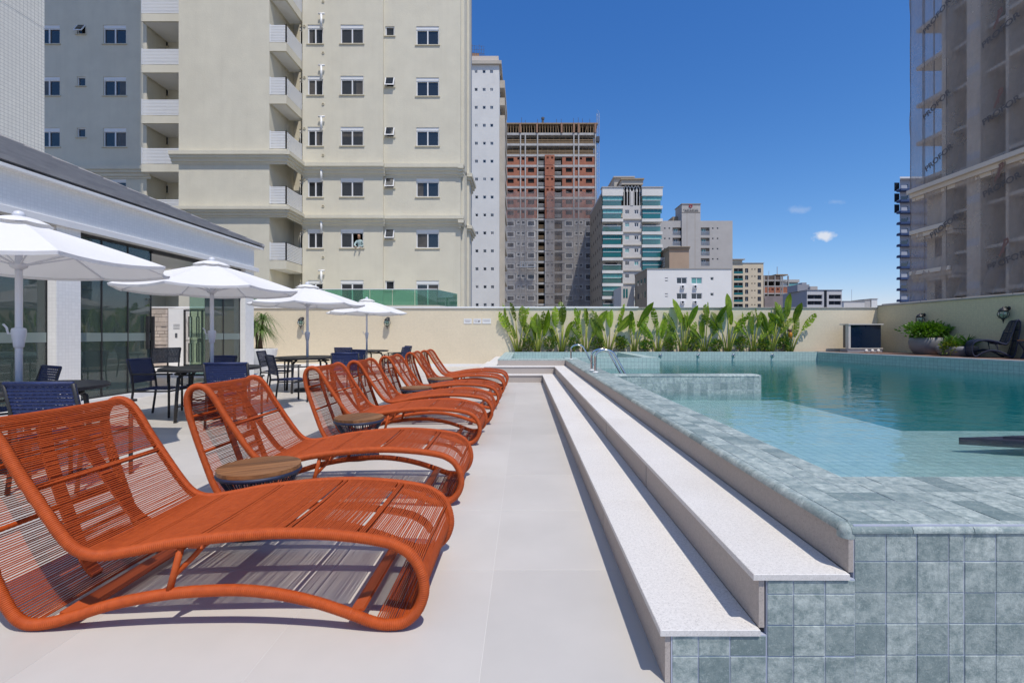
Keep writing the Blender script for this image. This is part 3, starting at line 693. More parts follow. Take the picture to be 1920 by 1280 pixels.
# terrace with green glass rail in front of it
GR = thing('glass_railing', 'green glass terrace railing along the foot of the cream tower', 'railing', (-8, 22, -12))
xr0, xr1 = PX(440, 22), PX(820, 22)
MB().box(xr0, xr1 + 0.1, 21.9, 25.0, -12, 2.46).build('terrace_base', M['plaster'], GR)
MB().prism([(xr1 + 0.1, 21.9), (xr1 + 0.75, 24.4), (xr1 + 0.75, 25.0), (xr1 + 0.1, 25.0)], -12, 2.46).build('terrace_base', M['plaster'], GR)
n = 9
for i in range(n):
    a = xr0 + (xr1 - xr0) * i / n; b = xr0 + (xr1 - xr0) * (i + 1) / n
    MB().box(a + 0.01, b - 0.01, 22.0, 22.015, 2.462, 3.19).build('glass_pane', M['railglass'], GR)
MB().prism([(xr1 + 0.01, 22.0), (xr1 + 0.6, 24.3), (xr1 + 0.585, 24.305), (xr1 - 0.005, 22.01)], 2.462, 3.19, 'z').build('glass_pane', M['railglass'], GR)
MB().box(xr0, xr1, 21.985, 22.03, 3.19, 3.225).build('top_rail', M['alu'], GR)
# person leaning at an open window
def person_at(loc):
    p = thing('person', 'person in pale shirt leaning out of the open tower window', 'person', loc)
    me = bpy.data.meshes.new('body')
    v = [(0, 0.05, 0.0), (0, 0.02, 0.28), (0, -0.03, 0.46), (0, -0.05, 0.53), (-0.17, -0.04, 0.43), (-0.24, -0.16, 0.22), (-0.10, -0.24, 0.12), (0.17, -0.04, 0.43), (0.25, -0.15, 0.22), (0.12, -0.25, 0.12)]
    e = [(0, 1), (1, 2), (2, 3), (2, 4), (4, 5), (5, 6), (2, 7), (7, 8), (8, 9)]
    me.from_pydata(v, e, []); me.materials.append(pmat('pale_shirt', (0.42, 0.55, 0.56), 0.8))
    o = link('body', me, p, (0, 0, 0), local=True)
    sk = o.modifiers.new('skin', 'SKIN'); rad = [0.15, 0.14, 0.10, 0.05, 0.065, 0.045, 0.035, 0.065, 0.045, 0.035]
    for i, r in enumerate(rad): me.skin_vertices[0].data[i].radius = (r, r * (0.75 if i < 3 else 1))
    me.skin_vertices[0].data[0].use_root = True
    o.modifiers.new('sub', 'SUBSURF').levels = 1; o.modifiers['sub'].render_levels = 1
    skin = pmat('skin', (0.42, 0.23, 0.15), 0.6)
    hd = MB().lathe([(0.001, -0.13), (0.05, -0.12), (0.07, -0.06), (0.085, 0.0), (0.09, 0.05), (0.08, 0.10), (0.045, 0.13), (0.001, 0.14)], 14)
    hd.v = [(x, y * 1.1 - (0.02 if abs(x) < 0.02 and y < -0.05 and -0.06 < z < 0.02 else 0), z) for (x, y, z) in hd.v]
    link('head', hd.mesh('head', skin, True), p, (-0.02, -0.07, 0.67), local=True)
    ha = MB().lathe([(0.097, 0.0), (0.10, 0.05), (0.088, 0.11), (0.05, 0.15), (0.001, 0.16)], 14)
    link('hair', ha.mesh('hair', pmat('hair', (0.03, 0.02, 0.015), 0.6), True), p, (-0.02, -0.05, 0.66), local=True)
    for sgn in (-1, 1):
        hm = MB().box(-0.035, 0.035, -0.05, 0.04, -0.014, 0.014)
        for k in range(4): hm.tube([(-0.028 + 0.018 * k, -0.045, 0), (-0.028 + 0.018 * k, -0.09 - 0.012 * (k in (1, 2)), -0.008), (-0.028 + 0.018 * k, -0.115 - 0.012 * (k in (1, 2)), -0.03)], 0.0085, 6)
        hm.tube([(0.03 * -sgn, 0.01, 0), (0.055 * -sgn, -0.025, -0.004), (0.06 * -sgn, -0.055, -0.012)], 0.009, 6)
        link('hand', hm.mesh('hand', skin), p, (0.12 * sgn - 0.005, -0.27, 0.09), local=True)
zs = zr(rowsY[1] + 35.5)
person_at((PX(672.5, Y5), Y5 + 0.20, zs - 0.06))

# ------------------------------------------------------------------ white mosaic tower at far left
WT = thing('tiled_tower', 'off-white mosaic tower wall rising at the left edge', 'building', (-14, 9, -12))
MB().box(-22, -14.02, -4, 13.9, -12, 10.03).build('wall', mosaic('offwhite_mosaic', (0.84, 0.82, 0.75), (0.50, 0.49, 0.46), 0.1, 0.1, grime=0.2, var=0.03), WT)
MB().box(-22, -14.02, -4, 13.9, 10.06, 75).build('wall', bpy.data.materials['offwhite_mosaic'], WT)
MB().box(-22, -14.03, -4, 13.89, 10.03, 10.06).build('joint', M['white'], WT)
MB().box(-14.02, -13.3, -4, -1.5, -12, 75).build('pilaster', bpy.data.materials['offwhite_mosaic'], WT)

# ------------------------------------------------------------------ slender white tower
Y = 71.0
B1 = thing('slender_tower', 'slender white tower with three columns of tiny windows beside the cream tower', 'building', (PX(910, Y), Y, -12))
M['bwhite'] = pmat('white_render', (0.73, 0.72, 0.69), 0.85, (0.68, 0.67, 0.645), 0.4, grime=0.12)
xa, xb = PX(840, Y), PX(936, Y); zt = PZ(122, Y); holes = []
for r in range(15):
    for (c, w) in ((892.5, 5.6), (907.5, 5.6), (921.5, 5.6)):
        py = 131.5 + 33.6 * r; x0 = PX(c - w / 2 + 0.16 * r, Y); ww = w * Y / F; z0 = PZ(py + 6, Y); hh = 5.8 * Y / F
        holes.append((x0 - xa, x0 + ww - xa, z0 + 12, z0 + hh + 12)); far_window(B1, x0, Y, z0, ww, hh, 'alu' if random.random() < 0.3 else 'grey_alu', split=random.random() < 0.5, depth=0.12)
MB().facade((xa, Y, -12), (1, 0, 0), (0, 1, 0), xb - xa, zt + 12, holes, 0.12).build('wall', M['bwhite'], B1)
M['bbeige'] = pmat('beige_render', (0.52, 0.47, 0.40), 0.85, (0.45, 0.41, 0.35), 0.5)
MB().box(xa, xb - 0.01, Y + 0.2, Y + 14, -12, zt).build('body', M['bwhite'], B1)
MB().box(xa - 0.1, xb + 0.35, Y - 0.35, Y + 14, zt, zt + 0.5).build('cornice', M['bbeige'], B1)
MB().box(xa, xb - 0.1, Y - 0.1, Y + 13, zt + 0.5, PZ(106, Y)).build('parapet', pmat('pink_beige', (0.62, 0.54, 0.47), 0.85), B1)
for r in range(14):
    z = PZ(150 + 33.6 * r, Y)
    MB().box(xb, xb + 0.75, Y + 2, Y + 13, z - 0.15, z + 1.0).build('side_balcony', M['bbeige'], B1)
    MB().box(xb, xb + 0.06, Y + 3, Y + 12, z + 1.0, z + 2.4).build('side_recess', M['dark'], B1)
MB().box(xb, xb + 0.8, Y + 1.2, Y + 2, -12, PZ(215, Y)).build('side_pier', M['bbeige'], B1)
z0 = PZ(106, Y); xt = PX(880, Y)
MB().box(xt, PX(896, Y), Y + 2, Y + 5, z0, PZ(85, Y)).build('lift_house', pmat('raw_brick', (0.34, 0.20, 0.13), 0.9, (0.25, 0.15, 0.10), 3), B1)
sc = MB()
for i in range(6):
    for j in range(2): sc.tube([(xt + 0.2 + i * 0.36, Y + 2 + j * 2, z0), (xt + 0.2 + i * 0.36, Y + 2 + j * 2, PZ(68 + 3 * (i % 3), Y))], 0.03, 4)
for k in range(5): sc.tube([(xt, Y + 2, z0 + 0.6 + k * 0.55), (xt + 2.1, Y + 2, z0 + 0.5 + k * 0.55)], 0.025, 4)
sc.build('scaffold_bars', pmat('scaffold', (0.12, 0.13, 0.18), 0.6), B1)

# ------------------------------------------------------------------ brick tower under construction
Y = 119.0
B2 = thing('construction_tower', 'unfinished brick and concrete tower, lower floors behind grey safety net', 'building', (PX(1033, Y), Y, -12))
M['brick'] = pmat('hollow_brick', (0.40, 0.155, 0.09), 0.9, (0.32, 0.12, 0.075), 1.5, bump=0.3, bscale=8)
M['conc'] = pmat('raw_concrete', (0.50, 0.49, 0.47), 0.9, (0.40, 0.39, 0.38), 1.0, grime=0.2)
M['cement'] = pmat('cement_render', (0.42, 0.40, 0.385), 0.9, (0.36, 0.345, 0.33), 0.7)
M['timber'] = pmat('formwork_timber', (0.34, 0.24, 0.14), 0.85, (0.25, 0.17, 0.10), 2)
def bx(px): return PX(px, Y)
cols = [946, 976, 985, 1008, 1021, 1040, 1053, 1076, 1085, 1116.5]          # bay lines in the photograph
slabs = [251, 271, 291.2, 311, 331.2, 351, 371, 391, 411, 431, 451, 471, 491, 511, 531, 551, 571, 591]
xl, xr = bx(945.5), bx(1117.5)
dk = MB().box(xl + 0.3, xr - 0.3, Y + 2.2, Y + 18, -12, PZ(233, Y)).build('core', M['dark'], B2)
for i, py in enumerate(slabs):
    MB().box(xl, xr, Y, Y + 2.2, PZ(py + 2.2, Y), PZ(py - 1.8, Y)).build('floor_slab', M['conc'], B2)
for c in cols:
    if c in (1040, 1021, 1053): continue
    MB().box(bx(c - 1.1), bx(c + 1.1), Y - 0.12, Y + 0.6, -12, PZ(250, Y)).build('column', M['conc'], B2)
def infill(a, b, py0, py1, wins, mat):
    xa, xb = bx(a + 1.2), bx(b - 1.2); zlo, zhi = PZ(py1 - 1.9, Y), PZ(py0 + 2.3, Y); hs = []
    for (w0, w1, t0, t1) in wins:
        hs.append((bx(w0) - xa, bx(w1) - xa, PZ(py0 + t1, Y) - zlo, PZ(py0 + t0, Y) - zlo))
    MB().facade((xa, Y + 0.1, zlo), (1, 0, 0), (0, 1, 0), xb - xa, zhi - zlo, hs, 0.3).build('infill_wall', mat, B2)
    for (w0, w1, t0, t1) in wins:
        z0 = PZ(py0 + t1, Y); z1 = PZ(py0 + t0, Y)
        MB().quad((bx(w0), Y + 0.36, z0), (bx(w1), Y + 0.36, z0), (bx(w1), Y + 0.36, z1), (bx(w0), Y + 0.36, z1)).build('window_opening', M['dark'] if mat is M['brick'] else M['winglass'], B2)
        if mat is not M['brick']:
            f = MB(); q = 0.28
            f.box(bx(w0) - q, bx(w0), Y + 0.04, Y + 0.09, z0 - q, z1 + q); f.box(bx(w1), bx(w1) + q, Y + 0.04, Y + 0.09, z0 - q, z1 + q)
            f.box(bx(w0), bx(w1), Y + 0.04, Y + 0.09, z1, z1 + q); f.box(bx(w0), bx(w1), Y + 0.04, Y + 0.09, z0 - q, z0)
            f.build('window_surround', M['bwhite'], B2)
for i in range(len(slabs) - 1):
    py0, py1 = slabs[i], slabs[i + 1]
    if i >= 2:
        mat = M['brick'] if i < 8 else M['cement']
        infill(946, 976, py0, py1, [(951.5, 963, 4.5, 12), (970, 974, 4, 8)], mat); infill(985, 1008, py0, py1, [(990, 1001.5, 4, 12)], mat)
        infill(976, 985, py0, py1, [(978.5, 983.5, 4, 8.5)], mat)
        infill(1053, 1076, py0, py1, [(1061, 1072.5, 4, 11.5)], mat); infill(1076, 1085, py0, py1, [(1079, 1083, 4, 8)], mat)
        infill(1085, 1116.5, py0, py1, [(1087.5, 1091.5, 4, 8), (1098.5, 1110.5, 4, 12)], mat)
        xa, xb = bx(1021.5), bx(1039.5)
        hs = [(1024.5, 1028.5), (1033, 1037)]
        b = MB().facade((xa, Y - 0.55, PZ(py1 - 0.3, Y)), (1, 0, 0), (0, 1, 0), xb - xa, PZ(py0 - 0.3, Y) - PZ(py1 - 0.3, Y) - 0.12, [(bx(q) - xa, bx(r) - xa, PZ(py0 + 8, Y) - PZ(py1 - 0.3, Y), PZ(py0 + 4, Y) - PZ(py1 - 0.3, Y)) for q, r in hs], 0.3, True)
        b.quad((xa, Y - 0.55, PZ(py1, Y)), (xa, Y, PZ(py1, Y)), (xa, Y, PZ(py0, Y)), (xa, Y - 0.55, PZ(py0, Y))).build('bay_wall', mat, B2)
        for (a, c) in ((1009, 1021), (1040, 1052)):
            for t in (11, 13.3, 15.6): MB().box(bx(a), bx(c), Y + 0.05, Y + 0.13, PZ(py0 + t + 0.7, Y), PZ(py0 + t - 0.3, Y)).build('guard_rail', M['conc'] if mat is M['brick'] else M['timber'], B2)
    else:
        for t in (11, 14, 16.8): MB().box(xl + 0.2, xr - 0.2, Y + 0.05, Y + 0.13, PZ(py0 + t + 0.9, Y), PZ(py0 + t - 0.5, Y)).build('guard_rail', M['timber'], B2)
        for a in range(950, 1116, 11): MB().box(bx(a), bx(a) + 0.09, Y + 0.7, Y + 0.8, PZ(py1 - 2, Y), PZ(py0 + 2, Y)).build('prop', M['timber'], B2)
k = 0
for a in [947 + 5.0 * q for q in range(34)]:
    dx = random.uniform(-4, 4) if k % 5 == 0 else random.uniform(-0.3, 0.3); k += 1
    MB().prism([(bx(a), PZ(249.2, Y)), (bx(a + 1.1), PZ(249.2, Y)), (bx(a + 1.1 + dx), PZ(233, Y)), (bx(a + dx), PZ(233, Y))], Y + 0.05, Y + 0.3, 'y').build('formwork_prop', M['timber'], B2)
MB().box(xl - 0.2, xr + 0.5, Y - 0.2, Y + 17, PZ(233.2, Y), PZ(231, Y)).build('formwork_deck', M['timber'], B2)
for a in (946, 975.5, 1007, 1053, 1076, 1085, 1116): MB().box(bx(a - 1.6), bx(a + 1.6), Y - 0.3, Y + 0.3, PZ(249.3, Y), PZ(231.5, Y)).build('column_form', pmat('form_ply', (0.30, 0.17, 0.11), 0.8) if a == 946 else bpy.data.materials['form_ply'], B2)
rb = MB()
for a in (947, 978, 985, 1008, 1044, 1053, 1076, 1085, 1093, 1107): rb.tube([(bx(a), Y + 1, PZ(232, Y)), (bx(a), Y + 1, PZ(random.uniform(217, 225), Y))], 0.05, 4)
rb.tube([(bx(1018.5), Y + 3, PZ(232, Y)), (bx(1018.5), Y + 3, PZ(214, Y))], 0.28, 8); rb.tube([(bx(1018.5), Y + 3, PZ(214, Y)), (bx(1019), Y + 3, PZ(210.5, Y))], 0.42, 8)
rb.build('rebar', pmat('rebar', (0.10, 0.11, 0.13), 0.7), B2)
mast = MB()
for dx in (0, 0.55):
    for dy in (0, 0.55): mast.tube([(bx(1119.5) + dx, Y + dy, -12), (bx(1119.5) + dx, Y + dy, PZ(212, Y))], 0.05, 4)
z = 0.0
while z < PZ(213, Y): mast.tube([(bx(1119.5), Y, z), (bx(1119.5) + 0.55, Y, z + 0.7), (bx(1119.5), Y, z + 1.4)], 0.035, 4); z += 1.4
mast.build('hoist_mast', M['grey_alu'], B2)
MB().box(bx(1117.6), bx(1124), Y - 0.4, Y + 0.9, PZ(266, Y), PZ(257, Y)).build('hoist_platform', pmat('dark_steel', (0.06, 0.06, 0.07), 0.7), B2)
def net_mat(name, col, a):
    m, n, b = _new(name); n.nodes.remove(b); out = n.nodes['Material Output']; p = pos_n(n)
    d = node(n, 'ShaderNodeBsdfDiffuse'); t = node(n, 'ShaderNodeBsdfTranslucent'); tr = node(n, 'ShaderNodeBsdfTransparent')
    d.inputs[0].default_value = rgba(col); t.inputs[0].default_value = rgba(col)
    m1 = node(n, 'ShaderNodeMixShader'); m1.inputs[0].default_value = 0.45; n.links.new(d.outputs[0], m1.inputs[1]); n.links.new(t.outputs[0], m1.inputs[2])
    f = math_n(n, 'MULTIPLY_ADD', ramp_n(n, noise_n(n, p, 0.35, 6, 0.65), 0.3, 0.75), 0.25, a - 0.12)
    m2 = node(n, 'ShaderNodeMixShader'); n.links.new(f, m2.inputs[0]); n.links.new(tr.outputs[0], m2.inputs[1]); n.links.new(m1.outputs[0], m2.inputs[2]); n.links.new(m2.outputs[0], out.inputs['Surface'])
    return m
M['net'] = net_mat('grey_net', (0.40, 0.38, 0.39), 0.42)
for (a, b, py) in ((944.5, 1005, 361.5), (1024.5, 1119, 361.5)):
    g = MB(); nx, nz = 24, 30; z1, z0 = PZ(py, Y), -5.0
    V = [(bx(a) + (bx(b) - bx(a)) * i / nx, Y - 1.0 + 0.22 * math.sin(i * 1.3 + j * 0.4) + 0.15 * math.sin(j * 0.9), z0 + (z1 - z0) * j / nz + 0.25 * math.sin(i * 0.9) * (j == nz)) for j in range(nz + 1) for i in range(nx + 1)]
    g.add(V, [(j * (nx + 1) + i, j * (nx + 1) + i + 1, (j + 1) * (nx + 1) + i + 1, (j + 1) * (nx + 1) + i) for j in range(nz) for i in range(nx)])
    g.build('safety_net', M['net'], B2, True)
cr = MB(); z = PZ(503, Y); cr.box(bx(975), bx(1005), Y - 2.2, Y - 1.3, z, z + 0.15)
for q in range(9): cr.tube([(bx(976 + 3.5 * q), Y - 2.2, z), (bx(976 + 3.5 * q), Y - 2.2, z + 1.3)], 0.05, 4)
cr.tube([(bx(975), Y - 2.2, z + 1.3), (bx(1005), Y - 2.2, z + 1.3)], 0.05, 4); cr.build('work_platform', M['grey_alu'], B2)
# ------------------------------------------------------------------ balconied block with teal glass
M['teal'] = pmat('teal_glass', (0.10, 0.33, 0.32), 0.15, (0.16, 0.42, 0.40), 1.5, spec=0.8)
M['teal_d'] = pmat('dark_teal_glass', (0.02, 0.16, 0.17), 0.12, spec=0.8)
M['teal_g'] = glass_mat('teal_rail_glass', (0.35, 0.66, 0.62), 0.10, frost=0.35)
M['bgrey'] = pmat('grey_render', (0.47, 0.45, 0.43), 0.85, (0.43, 0.41, 0.39), 0.4, grime=0.1)
M['btan'] = pmat('tan_render', (0.44, 0.32, 0.23), 0.85, (0.40, 0.29, 0.21), 0.4)
M['boff'] = pmat('offwhite_render', (0.62, 0.60, 0.57), 0.85, (0.57, 0.55, 0.53), 0.5)
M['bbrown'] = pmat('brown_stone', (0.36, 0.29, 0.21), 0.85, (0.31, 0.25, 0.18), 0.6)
Y = 99.0
def bx(px): return PX(px, Y)
def bz(py): return PZ(py, Y)
B3 = thing('balcony_block', 'white block with teal glass balconies and arched tracery crown', 'building', (bx(1186), Y, -12))
MB().box(bx(1130), bx(1242.5), Y + 1.6, Y + 18, -12, bz(366)).build('body', M['boff'], B3)
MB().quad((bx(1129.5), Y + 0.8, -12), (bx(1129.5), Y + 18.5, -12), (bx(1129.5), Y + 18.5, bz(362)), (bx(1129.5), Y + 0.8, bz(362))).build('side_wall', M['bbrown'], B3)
MB().box(bx(1129.4), bx(1131), Y + 0.4, Y + 18.6, bz(362), bz(358)).build('side_cornice', M['bgrey'], B3)
for r in range(9):
    for k in range(5):
        z0 = bz(392 + 24 * r); yy_ = Y + 3 + k * 3
        MB().box(bx(1129.5) - 0.03, bx(1129.5) - 0.005, yy_, yy_ + 0.5, z0, z0 + 0.7).build('side_window', M['dark'], B3)
for (a, b) in ((1129.5, 1168.5), (1204, 1242.5)):
    MB().box(bx(a), bx(b), Y, Y + 1.6, bz(367), bz(351.5)).build('crown_wall', M['bwhite'], B3)
    MB().box(bx(a) - 0.15, bx(b) + 0.15, Y - 0.15, Y + 1.8, bz(351.5), bz(350.2)).build('crown_cap', M['bgrey'], B3)
    for r in range(9):
        top = 367 + 24.2 * r
        if r: MB().box(bx(a), bx(b), Y, Y + 1.6, bz(top), bz(top - 5.5)).build('balcony_slab', M['bwhite'], B3)
        gl = random.choice(['teal', 'teal', 'teal_d', 'winglass'])
        a2, b2 = (a + 1, b - 1)
        if gl == 'winglass':
            MB().box(bx(a2 + 6), bx(b2 - 8), Y + 1.3, Y + 1.4, bz(top + 17), bz(top + 3)).build('balcony_door', M['winglass'], B3)
        else:
            for q in range(5):
                w = (b2 - a2) / 5
                MB().box(bx(a2 + w * q + 0.15), bx(a2 + w * (q + 1) - 0.15), Y + 0.25, Y + 0.3, bz(top + 8.2), bz(top + 0.8)).build('glass_pane', M[gl], B3)
        MB().box(bx(a2), bx(b2 - 3), Y + 0.05, Y + 0.12, bz(top + 18), bz(top + 9)).build('glass_rail', M['teal_g'] if gl != 'teal_d' else M['teal_d'], B3)
        MB().box(bx(a2), bx(b2 - 3), Y - 0.02, Y + 0.14, bz(top + 9), bz(top + 8.2)).build('hand_rail', M['alu'], B3)
holes = []; xa = bx(1168.5); xb = bx(1204); zb_ = -12
for r in range(8):
    for c in (1173, 1190.5):
        x0 = bx(c); w = bx(c + 8) - bx(c); z0 = bz(400 + 24.2 * r); h = bz(392) - bz(400)
        holes.append((x0 - xa, x0 + w - xa, z0 + 12, z0 + h + 12)); far_window(B3, x0, Y + 0.6, z0, w, h, 'alu', random.choice(['winglass', 'teal', 'winglass']))
    MB().box(xa, xb, Y + 0.35, Y + 0.6, bz(411 + 24.2 * r), bz(409.2 + 24.2 * r)).build('string_course', M['bbeige'], B3)
MB().facade((xa, Y + 0.6, -12), (1, 0, 0), (0, 1, 0), xb - xa, bz(384) + 12, holes, 0.15).build('wall', M['boff'], B3)
MB().box(xa, xb, Y + 1.0, Y + 1.6, bz(384), bz(345)).build('crown_wall', M['dark'], B3)
tr = MB()
for c in (1171.5, 1177.5, 1182.5, 1190, 1195.5, 1201):
    tr.box(bx(c - 0.55), bx(c + 0.55), Y + 0.6, Y + 0.9, bz(384), bz(355))
for k, c in enumerate((1174.5, 1180, 1186.3, 1192.8, 1198)):
    for s in (-1, 1):
        pts = [(bx(c + s * (4.2 - 4.2 * (t / 6) ** 1.8)), Y + 0.75, bz(358 - 12 * t / 6)) for t in range(7)]
        tr.tube(pts, 0.09, 5)
tr.build('tracery', M['bwhite'], B3); MB().box(bx(1183.5), bx(1188.5), Y + 0.5, Y + 1.0, bz(384), bz(357)).build('crown_pier', M['boff'], B3)
MB().box(bx(1166), bx(1206.5), Y + 0.3, Y + 4, bz(345), bz(336.5)).build('crown_frieze', M['bbeige'], B3)
MB().box(bx(1164), bx(1208), Y, Y + 4.4, bz(336.5), bz(334)).build('crown_cornice', M['bbrown'], B3)
MB().box(bx(1158.5), bx(1196), Y + 4, Y + 12, bz(352), bz(322)).build('penthouse', M['bbeige'], B3)
MB().box(bx(1156.5), bx(1198), Y + 3.6, Y + 12.4, bz(322), bz(319.5)).build('penthouse_cap', M['bgrey'], B3)
MB().box(bx(1196), bx(1209), Y + 3, Y + 10, bz(352), bz(343)).build('penthouse', M['bbeige'], B3)

# ------------------------------------------------------------------ grey hotel block with a sign tower
Y = 127.0
B4 = thing('sign_block', 'plain grey block whose stair tower carries a red and black sign', 'building', (bx(1305), Y, -12))
holes = []; xa, xb = bx(1225), bx(1373.5)
for r in range(6):
    for (c, w) in ((1261, 16.5), (1314, 16.5)):
        holes.append((bx(c) - xa, bx(c + w) - xa, bz(441 + 19.2 * r) + 12, bz(426.5 + 19.2 * r) + 12))
        z0 = bz(441 + 19.2 * r); zt = bz(426.5 + 19.2 * r)
        MB().quad((bx(c), Y + 1.2, z0), (bx(c + w), Y + 1.2, z0), (bx(c + w), Y + 1.2, zt), (bx(c), Y + 1.2, zt)).build('recess_wall', M['bgrey'], B4)
        far_window(B4, bx(c + 4), Y + 1.0, z0 + 0.9, bx(c + 12) - bx(c + 4), zt - z0 - 1.0, 'alu', random.choice(['winglass', 'teal']))
        rl = MB(); rl.box(bx(c), bx(c + w), Y + 0.02, Y + 0.1, z0 + 1.0, z0 + 1.08)
        for q in range(10): rl.box(bx(c) + q * 0.24, bx(c) + q * 0.24 + 0.07, Y + 0.03, Y + 0.09, z0, z0 + 1.0)
        rl.build('balcony_rail', M['grey_alu'], B4)
    for c in (1335, 1344, 1245, 1253.5):
        x0, z0 = bx(c), bz(429.5 + 19.2 * r); holes.append((x0 - xa, x0 + 0.42 - xa, z0 + 12, z0 + 0.42 + 12)); far_window(B4, x0, Y, z0, 0.42, 0.42, 'grey_alu', 'dark', False)
MB().facade((xa, Y, -12), (1, 0, 0), (0, 1, 0), xb - xa, bz(414) + 12, holes, 1.2).build('wall', M['bgrey'], B4)
MB().box(xa, xb, Y + 1.25, Y + 14, -12, bz(414) - 0.02).build('body', M['bgrey'], B4)
MB().box(bx(1277.5), bx(1312.5), Y - 0.35, Y + 5, -12, bz(384)).build('stair_tower', M['bgrey'], B4)
MB().box(bx(1276.5), bx(1313), Y - 0.5, Y + 5.3, bz(384), bz(382.6)).build('stair_tower_cap', M['bbrown'], B4)
MB().box(bx(1268), bx(1277.3), Y + 3, Y + 8, bz(414), bz(401)).build('lift_house', M['bbrown'], B4)
for c in (1287, 1302): MB().box(bx(c), bx(c) + 0.08, Y - 0.36, Y - 0.35, -12, bz(399)).build('joint', M['bbrown'], B4)
sg = MB().box(bx(1277.6), bx(1312), Y - 0.42, Y - 0.355, bz(399.3), bz(398.6)).build('sign_ledge', M['bbrown'], B4)
em = MB()
for s, r0 in ((1, 0.42), (-1, 0.25)): em.tube([(bx(1294) + r0 * math.cos(t * 0.5 + (0 if s > 0 else 3)), Y - 0.42, bz(388) + r0 * math.sin(t * 0.5 + (0 if s > 0 else 3)) * 1.1) for t in range(8)], 0.10, 5)
em.build('sign_emblem', pmat('sign_red', (0.45, 0.03, 0.04), 0.5), B4)
ch = MB(); random.seed(3)
for q in range(9):
    x0 = bx(1281 + 3.05 * q); kind = q % 3
    ch.box(x0, x0 + 0.06, Y - 0.42, Y - 0.36, bz(395.4), bz(392.9))
    if kind != 0: ch.box(x0 + 0.06, x0 + 0.24, Y - 0.42, Y - 0.36, bz(395.4), bz(395.0))
    if kind != 1: ch.box(x0 + 0.06, x0 + 0.22, Y - 0.42, Y - 0.36, bz(393.3), bz(392.9))
ch.box(bx(1282), bx(1308.5), Y - 0.42, Y - 0.36, bz(397), bz(396.4)); ch.build('sign_lettering', M['dark'], B4)

# ------------------------------------------------------------------ low white house with air conditioners
Y = 82.0
B5 = thing('low_white_block', 'low white block with four windows and air conditioners above the plants', 'building', (bx(1290), Y, -12))
holes = []; xa, xb = bx(1213.3), bx(1371.5); zt = bz(504.5)
def w5(c0, c1, p0, p1, gm='winglass', split=True):
    x0, z0 = bx(c0), bz(p1); w, h = bx(c1) - x0, bz(p0) - z0
    holes.append((x0 - xa, x0 + w - xa, z0 + 12, z0 + h + 12)); far_window(B5, x0, Y, z0, w, h, 'alu', gm, split)
for (p0, p1) in ((520, 532), (549.5, 561)):
    w5(1268.5, 1288, p0, p1); w5(1296, 1316.5, p0, p1, 'teal' if p0 < 540 else 'winglass'); w5(1332, 1338, p0 - 0.5, p0 + 5.5, split=False); w5(1246.5, 1252.5, p0 + 0.3, p0 + 2.6, split=False); w5(1246.5, 1252.5, p0 + 5.2, p0 + 7.6, split=False)
    for c in (1276, 1299.5):
        a = MB().bev(bx(c), bx(c + 7.5), Y - 0.35, Y - 0.02, bz(p1 + 8.3), bz(p1 + 2.7), 0.02)
        o = a.build('air_conditioner', M['alu'], B5)
        MB().lathe([(0.20, 0), (0.2, 0.02), (0.05, 0.02), (0.001, 0.01)], 14).build('fan_grille', M['black_metal'], o, loc=(bx(c + 3), Y - 0.352, bz(p1 + 5.5))).rotation_euler = (R(90), 0, 0)
M['bwhite2'] = pmat('fresh_white_render', (0.82, 0.81, 0.79), 0.85, (0.79, 0.78, 0.76), 0.4)
MB().facade((xa, Y, -12), (1, 0, 0), (0, 1, 0), xb - xa, zt + 12, holes, 0.15).build('wall', M['bwhite2'], B5)
MB().box(xa + 0.01, xb - 0.02, Y + 0.3, Y + 9, -12, zt - 0.02).build('body', M['boff'], B5)
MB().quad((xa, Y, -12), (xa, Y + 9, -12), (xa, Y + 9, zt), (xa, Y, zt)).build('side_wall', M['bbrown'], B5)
MB().box(xa - 0.1, xb + 0.1, Y - 0.1, Y + 9.1, zt, zt + 0.13).build('roof_cap', M['grey_cap'], B5)
for k in range(3):
    for z0 in (bz(530), bz(556)): MB().box(xa - 0.03, xa - 0.005, Y + 1 + 2.4 * k, Y + 2 + 2.4 * k, z0, z0 + 1.0).build('side_window', M['winglass'], B5)
MB().box(bx(1185), xa - 0.15, Y + 9, Y + 20, -12, bz(527)).build('annex', M['boff'], B5)
for c in (1187, 1192.5): MB().box(bx(c) + 0.2, bx(c + 3.5) + 0.2, Y + 8.92, Y + 8.99, bz(550), bz(532)).build('annex_window', M['teal_d'], B5)

Y = 95.0
B5b = thing('tan_block', 'tan block with flat brown roof rising behind the low white block', 'building', (bx(1265), Y, -12))
MB().box(bx(1255), bx(1292), Y, Y + 12, -12, bz(467)).build('wall', M['btan'], B5b)
MB().quad((bx(1255) - 0.01, Y, -12), (bx(1255) - 0.01, Y + 9, -12), (bx(1255) - 0.01, Y + 9, bz(467)), (bx(1255) - 0.01, Y, bz(467))).build('side_wall', M['bbrown'], B5b)
MB().box(bx(1253.5), bx(1293), Y - 0.3, Y + 12.3, bz(467), bz(465.2)).box(bx(1253), bx(1293.5), Y - 0.45, Y + 12.5, bz(463.8), bz(462.6)).build('roof_cap', M['bbrown'], B5b)
MB().box(bx(1254.5), bx(1292.4), Y - 0.2, Y + 12.1, bz(465.2), bz(463.8)).build('roof_band', M['btan'], B5b)
gl = MB()
for k in range(4):
    for q in range(3): gl.box(bx(1255) - 0.08, bx(1255) - 0.02, Y + 3 + q * 1.2, Y + 3.9 + q * 1.2, bz(496 - 5 * k), bz(492.5 - 5 * k))
gl.build('side_windows', M['boff'], B5b)

